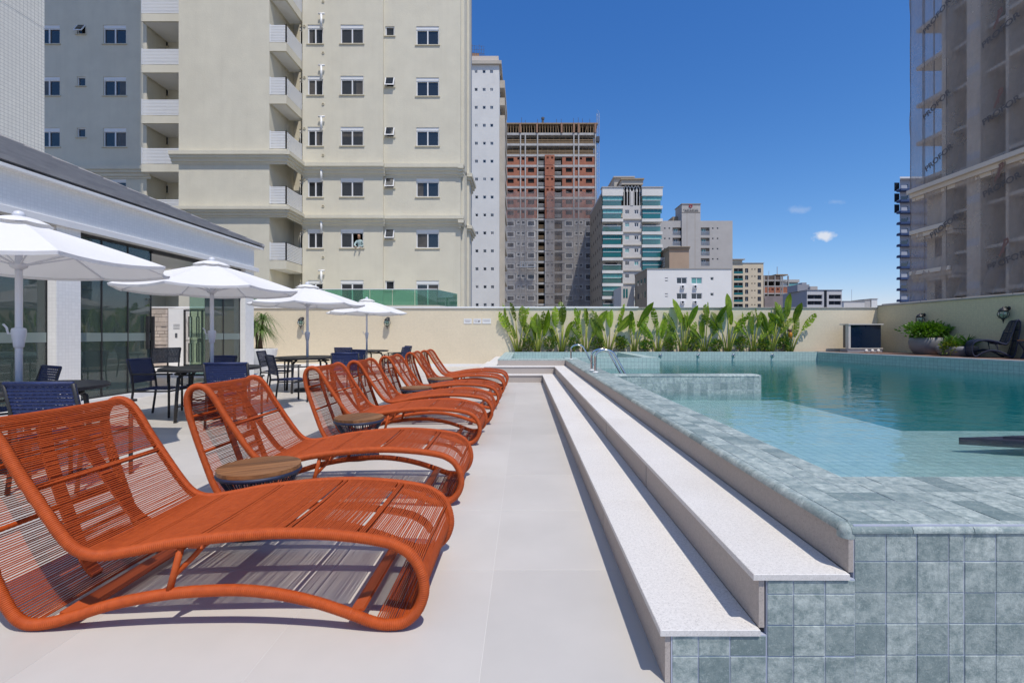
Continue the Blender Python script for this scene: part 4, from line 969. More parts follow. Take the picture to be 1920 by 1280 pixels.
# ------------------------------------------------------------------ beige block, brick frame, teal block, grey block
Y = 180.0
B6 = thing('beige_block', 'pale yellow apartment block with dark glazed balconies', 'building', (bx(1402), Y, -12))
holes = []; xa, xb = bx(1360), bx(1431.5); zt = bz(493.5)
for r in range(7):
    p = 502.5 + 13.3 * r
    def w6(c0, c1, p0, p1, g='winglass'):
        x0, z0 = bx(c0), bz(p1); w, h = bx(c1) - x0, bz(p0) - z0; holes.append((x0 - xa, x0 + w - xa, z0 + 12, z0 + h + 12)); far_window(B6, x0, Y, z0, w, h, 'grey_alu', g, c1 - c0 > 4, depth=0.3)
    w6(1376, 1393, p + 0.5, p + 10, 'dark'); w6(1397, 1403, p + 0.5, p + 9); w6(1420.5, 1427, p + 0.5, p + 9); w6(1409, 1411, p + 1, p + 3.5, 'dark'); w6(1414.5, 1416.5, p + 1, p + 3.5, 'dark')
    MB().box(bx(1376), bx(1393), Y - 0.05, Y, bz(p + 10), bz(p + 6.3)).build('glass_rail', M['teal_d'], B6)
M['byell'] = pmat('pale_yellow_render', (0.68, 0.58, 0.42), 0.85, (0.63, 0.53, 0.39), 0.4)
MB().facade((xa, Y, -12), (1, 0, 0), (0, 1, 0), xb - xa, zt + 12, holes, 0.3).build('wall', M['byell'], B6)
MB().box(xa, xb, Y + 0.4, Y + 15, -12, zt - 0.05).build('body', M['byell'], B6)
MB().box(bx(1374), bx(1391), Y - 0.3, Y + 8, zt, bz(487.5)).build('attic', M['byell'], B6)
MB().box(bx(1372), bx(1395), Y - 0.9, Y + 9, bz(487.5), bz(485.8)).box(xa, xb + 0.2, Y - 0.2, Y + 15, zt, bz(492.7)).build('roof_cap', M['grey_cap'], B6)
Y = 185.0
B7 = thing('brick_frame_building', 'small unfinished brick and concrete frame building above the palms', 'building', (bx(1455), Y, -12))
xa, xb = bx(1432), bx(1479.5)
MB().box(xa, xb - 1, Y + 4, Y + 14, -12, bz(520)).build('core', M['dark'], B7)
for p in (525.5, 536.5, 550): MB().box(xa, xb, Y, Y + 12, bz(p + 1.2), bz(p - 0.8)).build('floor_slab', M['conc'], B7)
for c in (1433, 1440, 1453, 1464, 1467.5, 1478.5): MB().box(bx(c - 0.6), bx(c + 0.6), Y - 0.1, Y + 0.6, -12, bz(517)).build('column', M['conc'], B7)
MB().facade((xa, Y + 0.1, bz(549.2)), (1, 0, 0), (0, 1, 0), xb - xa, bz(537.7) - bz(549.2), [(bx(c) - xa, bx(c + w) - xa, bz(544) - bz(549.2), bz(540.5) - bz(549.2)) for (c, w) in ((1441, 2), (1446.5, 4.5), (1456.5, 4), (1465, 2))], 0.4, True).build('infill_wall', M['brick'], B7)
MB().box(xa, bx(1464), Y + 0.3, Y + 12, bz(525), bz(516)).build('formwork', pmat('old_formwork', (0.16, 0.12, 0.10), 0.9, (0.10, 0.08, 0.07), 0.6), B7)
MB().box(bx(1455), bx(1478), Y + 0.1, Y + 12, bz(516), bz(514)).build('formwork_deck', M['timber'], B7)
MB().box(xa, xb - 0.5, Y - 0.6, Y - 0.5, -12, bz(555)).build('safety_net', pmat('grey_shade_net', (0.30, 0.25, 0.25), 0.9, (0.22, 0.19, 0.19), 0.4), B7)
an = MB(); an.tube([(bx(1465), Y + 3, bz(516)), (bx(1465), Y + 3, bz(498))], 0.14, 5); an.tube([(bx(1449), Y + 3, bz(516)), (bx(1449), Y + 3, bz(506))], 0.08, 5); an.build('mast', M['grey_alu'], B7)
Y = 230.0
B8 = thing('teal_block', 'small distant white block with teal balconies', 'building', (bx(1490), Y, -12))
MB().box(bx(1470), bx(1498.5), Y + 1, Y + 12, -12, bz(524)).build('wall', M['boff'], B8)
MB().box(bx(1470), bx(1499), Y, Y + 2, bz(529), bz(524)).build('attic', M['bgrey'], B8)
for k in range(4): MB().box(bx(1478), bx(1498), Y + 0.5, Y + 0.9, bz(536 + 7 * k), bz(531 + 7 * k)).build('balcony_glass', M['teal'], B8)
Y = 150.0
B9 = thing('grey_white_block', 'grey and white modern block with long dark window bands', 'building', (bx(1535), Y, -12))
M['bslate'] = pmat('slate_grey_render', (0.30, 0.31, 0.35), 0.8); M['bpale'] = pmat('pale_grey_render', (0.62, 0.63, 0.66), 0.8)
xa, xb = bx(1513), bx(1578.5)
holes = []
for (p0, p1) in ((552.5, 560.5), (564, 571.5), (576, 583)):
    for (c0, c1) in ((1513, 1542), (1553, 1577.5)):
        x0, z0 = bx(c0) + 0.15, bz(p1); w, h = bx(c1) - x0, bz(p0) - z0; holes.append((x0 - xa, x0 + w - xa, z0 + 12, z0 + h + 12)); far_window(B9, x0, Y, z0, w, h, 'bslate', 'winglass', depth=0.5)
MB().facade((xa, Y, -12), (1, 0, 0), (0, 1, 0), xb - xa, bz(544) + 12, holes, 0.5).build('wall', M['bpale'], B9)
MB().box(bx(1545.5), bx(1549.5), Y - 0.2, Y - 0.01, -12, bz(544)).build('dark_pier', M['winglass'], B9)
MB().box(xa, xb, Y + 0.55, Y + 14, -12, bz(544) - 0.02).build('body', M['bslate'], B9)
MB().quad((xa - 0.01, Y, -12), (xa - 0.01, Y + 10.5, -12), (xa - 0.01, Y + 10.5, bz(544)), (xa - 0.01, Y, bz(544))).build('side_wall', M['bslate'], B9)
MB().box(xa - 0.2, xb + 0.2, Y - 0.2, Y + 10.7, bz(544), bz(543.2)).build('roof_cap', M['bslate'], B9)
MB().box(bx(1509), bx(1532), Y + 4, Y + 10, bz(544), bz(531)).build('roof_house', M['bslate'], B9)
MB().box(bx(1530), bx(1544), Y + 3, Y + 8, bz(544), bz(535)).build('roof_house', M['bgrey'], B9)
MB().box(bx(1521), bx(1530), Y + 5, Y + 7, bz(531), bz(526.5)).build('tank', M['bslate'], B9)
Y = 260.0
for (a, b, p, lab, m_) in ((1582, 1621, 565, 'low pale grey roofline far behind the wall', 'boff'), (1621, 1632, 562, 'small dark-sided distant house', 'bgrey'), (1634, 1645, 560.5, 'small white distant house next to the blue-banded tower', 'bwhite')):
    t = thing('distant_house', lab, 'building', (bx((a + b) / 2), Y, -12))
    MB().box(bx(a), bx(b), Y, Y + 10, -12, bz(p)).build('wall', M[m_], t); MB().box(bx(a) - 0.3, bx(b) + 0.3, Y - 0.3, Y + 10.3, bz(p), bz(p - 0.9)).build('roof_cap', M['grey_cap'], t)
    if m_ == 'boff': MB().tube([(bx(1604), Y + 3, bz(p)), (bx(1604), Y + 3, bz(542))], 0.1, 5).build('antenna', M['grey_alu'], t)
# ------------------------------------------------------------------ blue banded tower at right
Y = 113.0
B11 = thing('blue_banded_tower', 'grey tower with dark blue balcony bands beside the netted building', 'building', (bx(1700), Y, -12))
xa = bx(1687)
M['bblue'] = pmat('dark_blue_render', (0.02, 0.045, 0.13), 0.6); M['bmid'] = pmat('blue_grey_wall', (0.36, 0.38, 0.44), 0.8, (0.30, 0.32, 0.38), 0.3)
MB().prism([(xa, Y), (bx(1800), Y), (bx(1800) + 15, Y + 16), (xa + 14, Y + 16)], -12, bz(337)).build('body', M['bmid'], B11)
MB().prism([(bx(1681), Y - 1), (bx(1800), Y - 1), (bx(1800) + 15, Y + 16), (bx(1681) + 15, Y + 16)], bz(337), bz(334)).build('roof_cap', M['bpale'], B11)
for r in range(12):
    p = 352 + 20.6 * r
    MB().box(bx(1682), bx(1800), Y - 1.2, Y + 0.2, bz(p + 8), bz(p + 4.3)).build('band', M['bblue'], B11)
    MB().box(bx(1683), bx(1694), Y - 1.1, Y - 1.04, bz(p + 4.3), bz(p - 2)).build('glass_rail', M['winglass'] if r % 2 else M['bmid'], B11)
    MB().box(bx(1683), bx(1693), Y - 0.9, Y + 0.2, bz(p + 4.2), bz(p + 3)).build('balcony_floor', M['bpale'], B11)
    if r < 3: MB().box(bx(1683.5), bx(1692.5), Y + 1, Y + 1.1, bz(p + 4), bz(p - 12)).build('glass_pane', M['winglass'], B11)
    for c in (1700, 1707): MB().box(bx(c), bx(c + 2.5), Y - 0.03, Y - 0.005, bz(p - 1), bz(p - 6)).build('window', M['winglass'], B11)

# ------------------------------------------------------------------ netted building at right
XN = 28.0
B12 = thing('netted_building', 'concrete building wrapped in grey lettered scaffold netting at the right edge', 'building', (31, 26, -12))
M['nconc'] = pmat('warm_concrete', (0.66, 0.60, 0.53), 0.9, (0.58, 0.53, 0.47), 0.5, grime=0.2)  # warm concrete tone for slabs and podium
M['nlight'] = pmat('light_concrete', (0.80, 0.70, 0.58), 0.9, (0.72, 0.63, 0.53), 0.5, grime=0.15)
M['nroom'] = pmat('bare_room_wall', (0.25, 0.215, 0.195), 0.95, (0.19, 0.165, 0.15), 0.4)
def ny(px, X=XN): return F * X / (px - VX)
pit = 2.68; z11 = 11.9
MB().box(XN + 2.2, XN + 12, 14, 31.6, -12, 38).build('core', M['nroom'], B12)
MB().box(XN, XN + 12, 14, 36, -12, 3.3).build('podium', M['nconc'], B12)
MB().box(XN - 0.5, XN - 0.05, 14, 36.5, 2.7, 3.45).build('podium_parapet', M['nlight'], B12)
for py_ in (14.3, 17.4, 20.5, 23.6, 26.7, 29.8, 32.9): MB().box(XN - 0.51, XN - 0.04, py_, py_ + 0.03, 2.69, 3.46).build('parapet_joint', M['nroom'], B12)
strips = [(1766, 1776, 'nlight', 0.0), (1812, 1838, 'nlight', 0.02), (1884, 1890, 'nlight', 0.05), (1960, 1990, 'nlight', 0.0)]
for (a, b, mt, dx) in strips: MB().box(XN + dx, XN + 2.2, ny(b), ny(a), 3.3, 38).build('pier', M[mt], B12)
fl = [z11 - pit * 3, z11 - pit * 2, z11 - pit] + [z11 + pit * k for k in range(0, 11)]
for z in fl:
    MB().box(XN + 0.35, XN + 2.2, 14, ny(1777), z - 0.18, z + 0.0).build('floor_slab', M['nconc'], B12)
    MB().box(XN + 0.01, XN + 0.3, ny(1836.5), ny(1813), z + 0.1, z + 0.55).build('pier_band', M['bpale'], B12)
    MB().box(XN + 0.06, XN + 2.0, 14, ny(1890.5), z - 0.12, z + 0.1).build('balcony_edge', M['nlight'], B12)
    MB().box(XN + 1.2, XN + 2.19, ny(1870), ny(1848), z + 0.05, z + 2.0).build('room_panel', pmat('brown_panel', (0.27, 0.20, 0.16), 0.9) if z == fl[0] else bpy.data.materials['brown_panel'], B12)
for k in range(0, 10):
    z = PZ(95, ny(1766)) + pit * (k - 3)
    if z < 11: continue
    MB().box(XN, XN + 2.3, ny(1766) - 0.0, 33.9, z - 0.22, z + 0.02).build('balcony_slab', M['nlight'], B12)
    for yy_ in (32.6, 33.5): MB().tube([(XN + 0.15, yy_, z), (XN + 0.15, yy_, z + pit - 0.2)], 0.035, 5).build('prop', M['nroom'], B12)
for (z, d) in ((11.4, 0.55), (8.5, 0.35), (5.6, 0.35)):
    for k, (q, dd) in enumerate(((0, d), (0.28, d * 0.6), (0.5, d * 0.25))):
        MB().box(XN - dd, XN + 0.3 if z > 11 else XN + 2.3, 14 if z > 11 else ny(1790), 34.1, z - q - 0.27, z - q).build('cornice', M['nlight'], B12)
MB().box(XN + 0.6, XN + 6, 31.6, 33.7, 3.3, 11.0).build('corner_wall', M['nlight'], B12)
for z in (3.6, 6.5): MB().box(XN + 0.55, XN + 0.6, 32.3, 33.0, z, z + 1.6).build('window_opening', M['nroom'], B12)
# netting
def net_sheet(pts, z0, z1, nz, seed, amp=0.11):
    random.seed(seed); mb = MB(); n = len(pts); ph = [random.uniform(0, 6.28) for _ in range(12)]
    V = []
    for j in range(nz + 1):
        z = z0 + (z1 - z0) * j / nz
        for i, (x, y) in enumerate(pts):
            low = max(0.0, 1 - (z - z0) / 3.0)
            d = amp * (math.sin(i * 0.55 + ph[0]) * math.sin(z * 0.9 + ph[1]) + 0.5 * math.sin(i * 1.7 + z * 1.4 + ph[2]) + 0.35 * math.sin(i * 2.9 - z * 2.2 + ph[3])) - low * 0.35 + low * 0.25 * math.sin(i * 1.1 + z * 3 + ph[4])
            V.append((x + d, y + 0.3 * d, z))
    mb.add(V, [(j * n + i, j * n + i + 1, (j + 1) * n + i + 1, (j + 1) * n + i) for j in range(nz) for i in range(n - 1)])
    return mb
M['net2'] = net_mat('building_net', (0.62, 0.54, 0.49), 0.43)
ptsN = [(XN - 0.2, 15 + (34.2 - 15) * i / 90) for i in range(91)] + [(XN - 0.15 + 0.25 * i, 34.25) for i in range(1, 14)]
NT = net_sheet(ptsN, 3.5, 38, 120, 5).build('scaffold_net', M['net2'], B12, True)
for y_ in (34.2, 33.0, 31.3): MB().tube([(XN - 0.15, y_, 3.5), (XN - 0.17, y_, 38)], 0.022, 5).build('net_cable', M['nroom'], NT)
def text_mesh(s, size):
    cu = bpy.data.curves.new('t', 'FONT'); cu.body = s; cu.size = size; cu.extrude = 0.004; cu.align_x = 'CENTER'; cu.offset = 0.012
    to = bpy.data.objects.new('t', cu); C.objects.link(to); dg = bpy.context.evaluated_depsgraph_get()
    me = bpy.data.meshes.new_from_object(to.evaluated_get(dg)); bpy.data.objects.remove(to); me.name = 'lettering'; return me
M['ink'] = pmat('net_print', (0.13, 0.115, 0.11), 0.8); M['inkred'] = pmat('net_print_red', (0.24, 0.14, 0.115), 0.8)
tm = text_mesh('PROFOR', 0.52); tm.materials.append(M['ink'])
def place_text(px, py, tilt, X=XN - 0.42, red=True, sc=1.0):
    y = F * X / (px - VX); z = CAMZ - (py - VY) * y / F
    o = link('lettering', tm, NT, (X, y, z))
    # text x axis -> -Y (right in view), text y axis -> +Z, tilted
    m = Matrix(((0, 0, -1), (-1, 0, 0), (0, 1, 0))).to_4x4()
    o.rotation_euler = (m @ Matrix.Rotation(R(tilt), 4, 'Z')).to_euler(); o.scale = (sc * 1.12, sc, 1)
    if red:
        r = MB()
        r.tube([(-0.28, 0.62, 0), (0.05, 1.05, 0), (0.24, 1.45, 0)], 0.07, 4); r.tube([(0.05, 1.05, 0), (0.36, 1.28, 0), (0.4, 1.5, 0)], 0.06, 4); r.tube([(0.0, 0.72, 0), (0.06, 1.0, 0)], 0.05, 4); r.tube([(0.16, 1.5, 0), (0.42, 1.52, 0)], 0.06, 4)
        e = r.build('emblem', M['inkred'], o, loc=(0, 0, 0), local=True); e.scale = (0.9, 0.9, 0.2)
for (px, py) in ((1876, 62), (1877, 212), (1878, 352), (1887, 494)): place_text(px, py, 14)
for (px, py) in ((1757, 35), (1757, 200), (1761, 300), (1771, 428)): place_text(px, py, 24, red=False, sc=1.0)
random.seed(11)
# ------------------------------------------------------------------ club house with glass front
CH = thing('club_house', 'single storey glazed club house with white mosaic fascia and dark ribbed roof', 'building', (-9, 8, 0))
XF = -6.9
def part(name, mb, mat, parent=CH, **k): return mb.build(name, M[mat] if isinstance(mat, str) else mat, parent, **k)
part('fascia', MB().box(XF - 0.25, XF + 0.10, -3, 11.98, 2.80, 3.30), 'white_tile')
part('fascia', MB().box(-14, XF - 0.25, 11.7, 11.98, 2.80, 3.30), 'white_tile')
part('fascia_band', MB().bev(XF - 0.25, XF + 0.16, -3, 12.10, 2.70, 2.797, 0.004), 'white')
part('ceiling', MB().box(-11.5, XF - 0.26, -3, 11.69, 2.72, 2.78), 'white')  # stops short of the rear wall to let daylight in
M['club_floor'] = pmat('club_floor', (0.5, 0.49, 0.47), 0.25)
part('interior_floor', MB().box(-14, XF - 0.02, -3, 11.9, 0.001, 0.03), 'club_floor')
part('threshold', MB().box(XF - 0.02, XF + 0.10, -3, 12.0, 0.001, 0.085), 'white')
M['club_wall'] = pmat('club_wall', (0.66, 0.64, 0.58), 0.8)
part('back_wall', MB().box(-14.0, -13.9, -3, 8.6, 0.03, 1.0), 'club_wall')  # unseen wall kept low so daylight reaches the interior
part('partition', MB().box(-13.9, -9.8, 1.7, 1.8, 0.03, 2.72), 'club_wall')
for (y0, y1) in ((6.92, 7.30), (11.62, 11.98), (2.6, 2.98)):
    part('column', MB().box(XF - 0.20, XF + 0.095, y0, y1, 0.086, 2.70), 'white_tile')
# glazing: panes, bars, frosted band, handles
def glaze(y0, y1, n, band=True):
    for i in range(n):
        a = y0 + (y1 - y0) * i / n; b = y0 + (y1 - y0) * (i + 1) / n
        p = part('glass_pane', MB().box(XF - 0.055, XF - 0.045, a + 0.008, b - 0.008, 0.10, 2.66), 'glass')
        part('mullion', MB().box(XF - 0.065, XF - 0.035, b - 0.008, b + 0.008, 0.10, 2.66), 'black_metal')
        if band: part('frosted_band', MB().box(XF - 0.043, XF - 0.041, a + 0.01, b - 0.01, 1.0, 1.14), 'band', p)
    part('head_frame', MB().box(XF - 0.09, XF - 0.01, y0, y1, 2.66, 2.70), 'black_metal'); part('sill_frame', MB().box(XF - 0.09, XF - 0.01, y0, y1, 0.086, 0.10), 'black_metal')
glaze(2.98, 6.92, 3); glaze(7.30, 8.85, 3); glaze(10.35, 11.62, 2); glaze(-2, 2.6, 3)
part('head_frame', MB().box(XF - 0.09, XF - 0.01, 8.85, 10.35, 2.63, 2.70), 'black_metal')
for y in (8.70, 8.82): part('door_handle', MB().box(XF - 0.02, XF + 0.03, y, y + 0.03, 0.85, 1.45), 'black_metal')
# open leaf folded inwards
for i in range(1):
    a = -8.3 + 1.3 * i
    part('glass_pane', MB().box(a, a + 1.28, 11.80, 11.81, 0.10, 2.66), 'glass'); part('mullion', MB().box(a + 1.28, a + 1.3, 11.79, 11.82, 0.1, 2.66), 'black_metal')
# hipped roof with ribbed courses
ex, ey, ez, pt = XF + 0.22, 12.22, 3.33, 0.455
def hip(s): return (ex - s, ey - s, ez + pt * s)
part('eave_board', MB().box(ex - 0.35, ex - 0.004, -3, ey - 0.004, ez - 0.05, ez - 0.006), 'white'); part('eave_board', MB().box(-14, ex - 0.35, ey - 0.35, ey - 0.004, ez - 0.05, ez - 0.006), 'white')
step = 0.27
for i in range(26):
    s0, s1 = i * step, (i + 1) * step
    h0, h1 = hip(s0), hip(s1); t = 0.055
    mb = MB(); lift = 0.10
    zl = h0[2] + 0.035; xr_ = h0[0] - 0.10; yr_ = h0[1] - 0.10
    mb.add([(h0[0], -3, h0[2] + lift), (h0[0], h0[1], h0[2] + lift), (h1[0], h1[1], h1[2]), (h1[0], -3, h1[2]), (h0[0], -3, zl), (h0[0], h0[1], zl), (xr_, -3, zl), (xr_, yr_, zl), (xr_, -3, h0[2] - 0.02), (xr_, yr_, h0[2] - 0.02)], [(0, 1, 2, 3), (4, 5, 1, 0), (6, 7, 5, 4), (8, 9, 7, 6)])
    mb.add([(h0[0], h0[1], h0[2] + lift), (-11.4, h0[1], h0[2] + lift), (-11.4, h1[1], h1[2]), (h1[0], h1[1], h1[2]), (h0[0], h0[1], h0[2] - 0.005), (-11.4, h0[1], h0[2] - 0.005)], [(0, 1, 2, 3), (4, 5, 1, 0)])
    part('roof_course', mb, 'roof')
part('hip_cap', MB().tube([Vector(hip(0)) + Vector((0, 0, 0.03)), Vector(hip(4.4)) + Vector((0, 0, 0.05))], 0.06, 8), 'roof')
# ------------------------------------------------------------------ things seen through the club house
SW = thing('stone_wall', 'pale rough stone clad wall behind the club house glass', 'wall', (-12.5, 16.4, 0))
M['ledge'] = pmat('ledge_stone', (0.56, 0.48, 0.42), 0.85, (0.46, 0.39, 0.34), 6, rnd=0.14, bump=0.5, bscale=25)
MB().box(-13.7, -12.2, 16.3, 16.58, 0, 2.0).build('core', M['nroom'], SW)
random.seed(5); z = 0.02
while z < 1.95:
    h = random.choice((0.10, 0.13, 0.16)); x = -13.7
    while x < -12.25:
        w = min(random.uniform(0.2, 0.5), -12.2 - x)
        MB().bev(x + 0.006, x + w - 0.006, 16.25 - random.uniform(0, 0.03), 16.31, z + 0.005, z + h - 0.006, 0.003).build('stone', M['ledge'], SW); x += w
    z += h
WP = thing('white_panel', 'plain white wall panel with small printed notice beside lattice gate', 'wall panel', (-11.9, 16.4, 0))
MB().box(-12.19, -11.62, 16.3, 16.58, 0, 2.0).build('panel', M['white'], WP)
nb = MB()
for k in range(4): nb.box(-12.02, -11.80, 16.294, 16.2985, 1.30 + 0.05 * k, 1.31 + 0.05 * k)
nb.box(-11.96, -11.88, 16.294, 16.2985, 1.0, 1.16).build('notice_print', M['grey_rope'], WP)
GT = thing('lattice_gate', 'black metal gate with geometric lattice seen through the glass', 'gate', (-11.2, 16.3, 0))
gb = MB()
for (x0, x1, z0, z1) in ((-11.6, -11.55, 0.05, 1.95), (-11.0, -10.94, 0.05, 1.95), (-11.6, -10.9, 1.91, 1.96), (-11.6, -10.9, 0.05, 0.1)): gb.box(x0, x1, 16.2, 16.24, z0, z1)
gb.build('frame', M['black_metal'], GT)
for (xc_, w) in ((-11.38, 0.12), (-11.12, 0.10)):
    for (z0, z1) in ((0.2, 0.8), (1.05, 1.7)):
        MB().box(xc_ - w / 2, xc_ - w / 2 + 0.025, 16.2, 16.23, z0, z1).box(xc_ + w / 2 - 0.025, xc_ + w / 2, 16.2, 16.23, z0, z1).box(xc_ - w / 2, xc_ + w / 2, 16.203, 16.227, z1, z1 + 0.025).box(xc_ - w / 2, xc_ + w / 2, 16.203, 16.227, z0 - 0.025, z0).box(xc_ - 0.012, xc_ + 0.012, 16.2, 16.23, z1 + 0.026, z1 + 0.2).build('lattice_bar', M['black_metal'], GT)
MB().box(-11.58, -11.0, 16.206, 16.224, 0.9, 0.925).build('lattice_bar', M['black_metal'], GT)
MB().box(-11.07, -10.99, 16.15, 16.2, 0.85, 0.98).build('lock', M['black_metal'], GT)
# ------------------------------------------------------------------ rope loungers
PROF = [(-.65,.062),(-.58,.036),(-.52,.0225),(-.4545,.03),(-.405,.07),(-.381,.121),(-.376,.168),(-.388,.225),(-.42,.279),(-.465,.312),(-.52,.332),(-.65,.353),(-.846,.366),(-1.04,.36),(-1.30,.332),(-1.45,.304),(-1.57,.284),(-1.64,.286),(-1.70,.315),(-1.757,.38),(-1.832,.487),(-1.908,.60),(-1.965,.695),(-2.01,.753),(-2.05,.776),(-2.09,.776),(-2.125,.75),(-2.143,.695),(-2.135,.62),(-2.119,.556),(-2.077,.425),(-2.02,.266),(-1.975,.15),(-1.93,.069),(-1.885,.03),(-1.83,.0225),(-1.757,.035),(-1.68,.058),(-1.53,.103),(-1.34,.137),(-1.17,.15),(-1.04,.15),(-.913,.135),(-.78,.105)]
XC = -1.25
def catmull(pts, sub=10):
    out = []; n = len(pts)
    for i in range(n):
        p0, p1, p2, p3 = (Vector(pts[(i + k - 1) % n]) for k in range(4))
        for s in range(sub):
            t = s / sub
            out.append(0.5 * ((2 * p1) + (p2 - p0) * t + (2 * p0 - 5 * p1 + 4 * p2 - p3) * t * t + (3 * p1 - p0 - 3 * p2 + p3) * t ** 3))
    return out
def resample(pts, step, closed=True):
    q = pts + [pts[0]] if closed else pts
    d = [0.0]
    for i in range(1, len(q)): d.append(d[-1] + (q[i] - q[i - 1]).length)
    L = d[-1]; n = int(L / step); out = []; j = 0
    for k in range(n):
        s = L * k / n
        while d[j + 1] < s: j += 1
        f = (s - d[j]) / max(1e-9, d[j + 1] - d[j]); out.append(q[j].lerp(q[j + 1], f))
    return out, L
def make_lounger(matr, matf, label, name='sun_lounger', wrap=0.0075, W=0.64):
    t = thing(name, label, 'lounger')
    crv = [Vector((p[0] - XC, p[1])) for p in catmull(PROF)]
    rs, L = resample(crv, wrap / 4)
    for s in (-1, 1):
        m = MB(); pts = [Vector((p.x, s * W / 2, p.y)) for p in rs]
        rad = [0.0205 + (0.0014, 0.0, -0.0022, 0.0)[i % 4] + random.uniform(-0.0003, 0.0003) for i in range(len(pts))]
        m.tube(pts, rad, 10, closed=True); m.build('side_frame', matr, t, True, local=True)
    # webbing: from the front foot round over seat and back to the rear foot
    fine, L = resample(crv, 0.001)
    def idx(x, z): return min(range(len(fine)), key=lambda i: (fine[i] - Vector((x - XC, z))).length)
    i0, i1, i2, i3, i4, i5 = idx(-.56, .03), idx(-.40, .25), idx(-1.66, .29), idx(-2.07, .777), idx(-1.86, .0225), 0
    bars_s = [idx(-.62, .35), idx(-.90, .366), idx(-1.22, .342), idx(-1.50, .294)]; bars_b = [idx(-1.80, .44), idx(-1.88, .56)]; bars_r = [idx(-2.12, .58), idx(-2.05, .35)]
    allb = bars_s + bars_b[:0] + [idx(-1.86, .53)] + bars_r
    def rope(m, i, inset, sag, rr=0.0030):
        p = fine[i % len(fine)]; a = fine[(i - 3) % len(fine)]; b = fine[(i + 3) % len(fine)]; tg = (b - a).normalized(); nn = Vector((tg.y, -tg.x))   # outward of loop
        pts = []
        for k in range(5):
            u = k / 4; sg = sag * (1 - (2 * u - 1) ** 2); q = p + nn * (inset - sg)
            jx = random.uniform(-0.0012, 0.0012) if 0 < k < 4 else 0
            pts.append(Vector((q.x + tg.x * jx, (u - 0.5) * W, q.y + tg.y * jx)))
        m.tube(pts, rr, 5, caps=False)
    def web(name, a, b, pitch, inset, sag):
        m = MB(); i = a
        while i < b:
            near = min((abs(i - q) for q in allb), default=99)
            if not (9 < near < 17): rope(m, i, inset, sag)
            i += pitch * (0.85 + 0.3 * random.random())
            i = int(round(i))
        return m.build(name, matr, t, True, local=True, kind='stuff')
    web('foot_webbing', i0, i1, 8.6, -0.004, 0.002); web('seat_webbing', i1, i2, 7.6, 0.012, 0.006); web('backrest_webbing', i2, i3, 9.2, 0.010, 0.006); web('rear_webbing', i3, i4, 9.2, 0.006, 0.002)
    def cross(i, r, inset, name='crossbar'):
        p = fine[i]; a = fine[(i - 3) % len(fine)]; b = fine[(i + 3) % len(fine)]; tg = (b - a).normalized(); nn = Vector((tg.y, -tg.x)); q = p + nn * inset
        m = MB(); n = 60; m.tube([(q.x, -W / 2 + W * k / n, q.y) for k in range(n + 1)], [r + (0.001 if k % 2 else -0.0006) for k in range(n + 1)], 8); return m.build(name, matr, t, True, local=True)
    for i in allb: cross(i, 0.011, -0.004)
    # flat centre straps that carry the ropes
    for (a, b, ins) in ((i1, i2 - 20, -0.006), (i2 + 10, i3 - 30, -0.008), (i3 + 30, i4 - 40, -0.010)):
        m = MB(); ring = []
        st = list(range(a, b, 25))
        for i in st:
            p = fine[i]; q0 = fine[i - 3]; q1 = fine[(i + 3) % len(fine)]; tg = (q1 - q0).normalized(); nn = Vector((tg.y, -tg.x)); q = p + nn * ins; r_ = q - nn * 0.012
            ring.append([(q.x, -0.027, q.y), (q.x, 0.027, q.y), (r_.x, 0.027, r_.y), (r_.x, -0.027, r_.y)])
        for k in range(len(ring) - 1):
            A, B = ring[k], ring[k + 1]
            m.add(A + B, [(0, 1, 5, 4), (1, 2, 6, 5), (2, 3, 7, 6), (3, 0, 4, 7)])
        m.build('centre_strap', matf, t, local=True)
    # flat bars across the feet
    for (x, z, an) in ((-.635, .062, -20), (-1.735, .046, 18)):
        m = MB().box(-0.03, 0.03, -W / 2 + 0.015, W / 2 - 0.015, -0.006, 0.006); o = m.build('foot_bar', matf, t, loc=(x - XC, 0, z), local=True); o.rotation_euler = (0, R(an), 0)
    # forked struts between seat and lower rail
    for s in (-1, 1):
        m = MB(); y = s * W / 2
        m.tube([(-1.336 - XC, y, .145), (-1.318 - XC, y, .21), (-1.292 - XC, y * 0.99, .315)], 0.0125, 8); m.tube([(-1.318 - XC, y, .205), (-1.27 - XC, y * 0.88, .26), (-1.225 - XC, y * 0.74, .325)], 0.0105, 8)
        m.build('strut', matr, t, True, local=True)
    m = MB().box(-1.30 - XC, -1.24 - XC, -W / 2 + 0.05, W / 2 - 0.05, 0.285, 0.30); m.build('under_bar', matf, t, local=True)
    return t
def place(o, x, y, rz=0, label=None):
    o.location = (x, y, o.location.z); o.rotation_euler[2] = rz
    if label: o['label'] = label
    return o
LGROUP = 'orange rope loungers in a row facing the pool'
L0 = make_lounger(M['rope'], M['rope_frame'], 'x'); L0['group'] = LGROUP
index_kids()
LW = 0.32
lspots = [(-1.25, 1.79, 'nearest orange rope lounger, cut by the left edge'), (-1.285, 3.08, 'second nearest orange rope lounger, behind the first side table'), (-1.31, 4.78, 'third nearest orange rope lounger, between the second and third side tables'),
          (-1.27, 5.85, 'fourth nearest orange rope lounger, in front of the third side table'), (-1.25, 7.1, 'fifth nearest orange rope lounger, between the two farthest side tables'), (-1.24, 8.6, 'second farthest orange rope lounger, behind the farthest side table'), (-1.22, 9.75, 'farthest orange rope lounger, beside the granite steps')]
for i, (x, y, lab) in enumerate(lspots):
    o = L0 if i == 0 else copy_tree(L0)
    place(o, x, y + LW, R((0, 0.8, -0.9, 0.7, -1.0, 1.2, 0.3)[i]), lab)
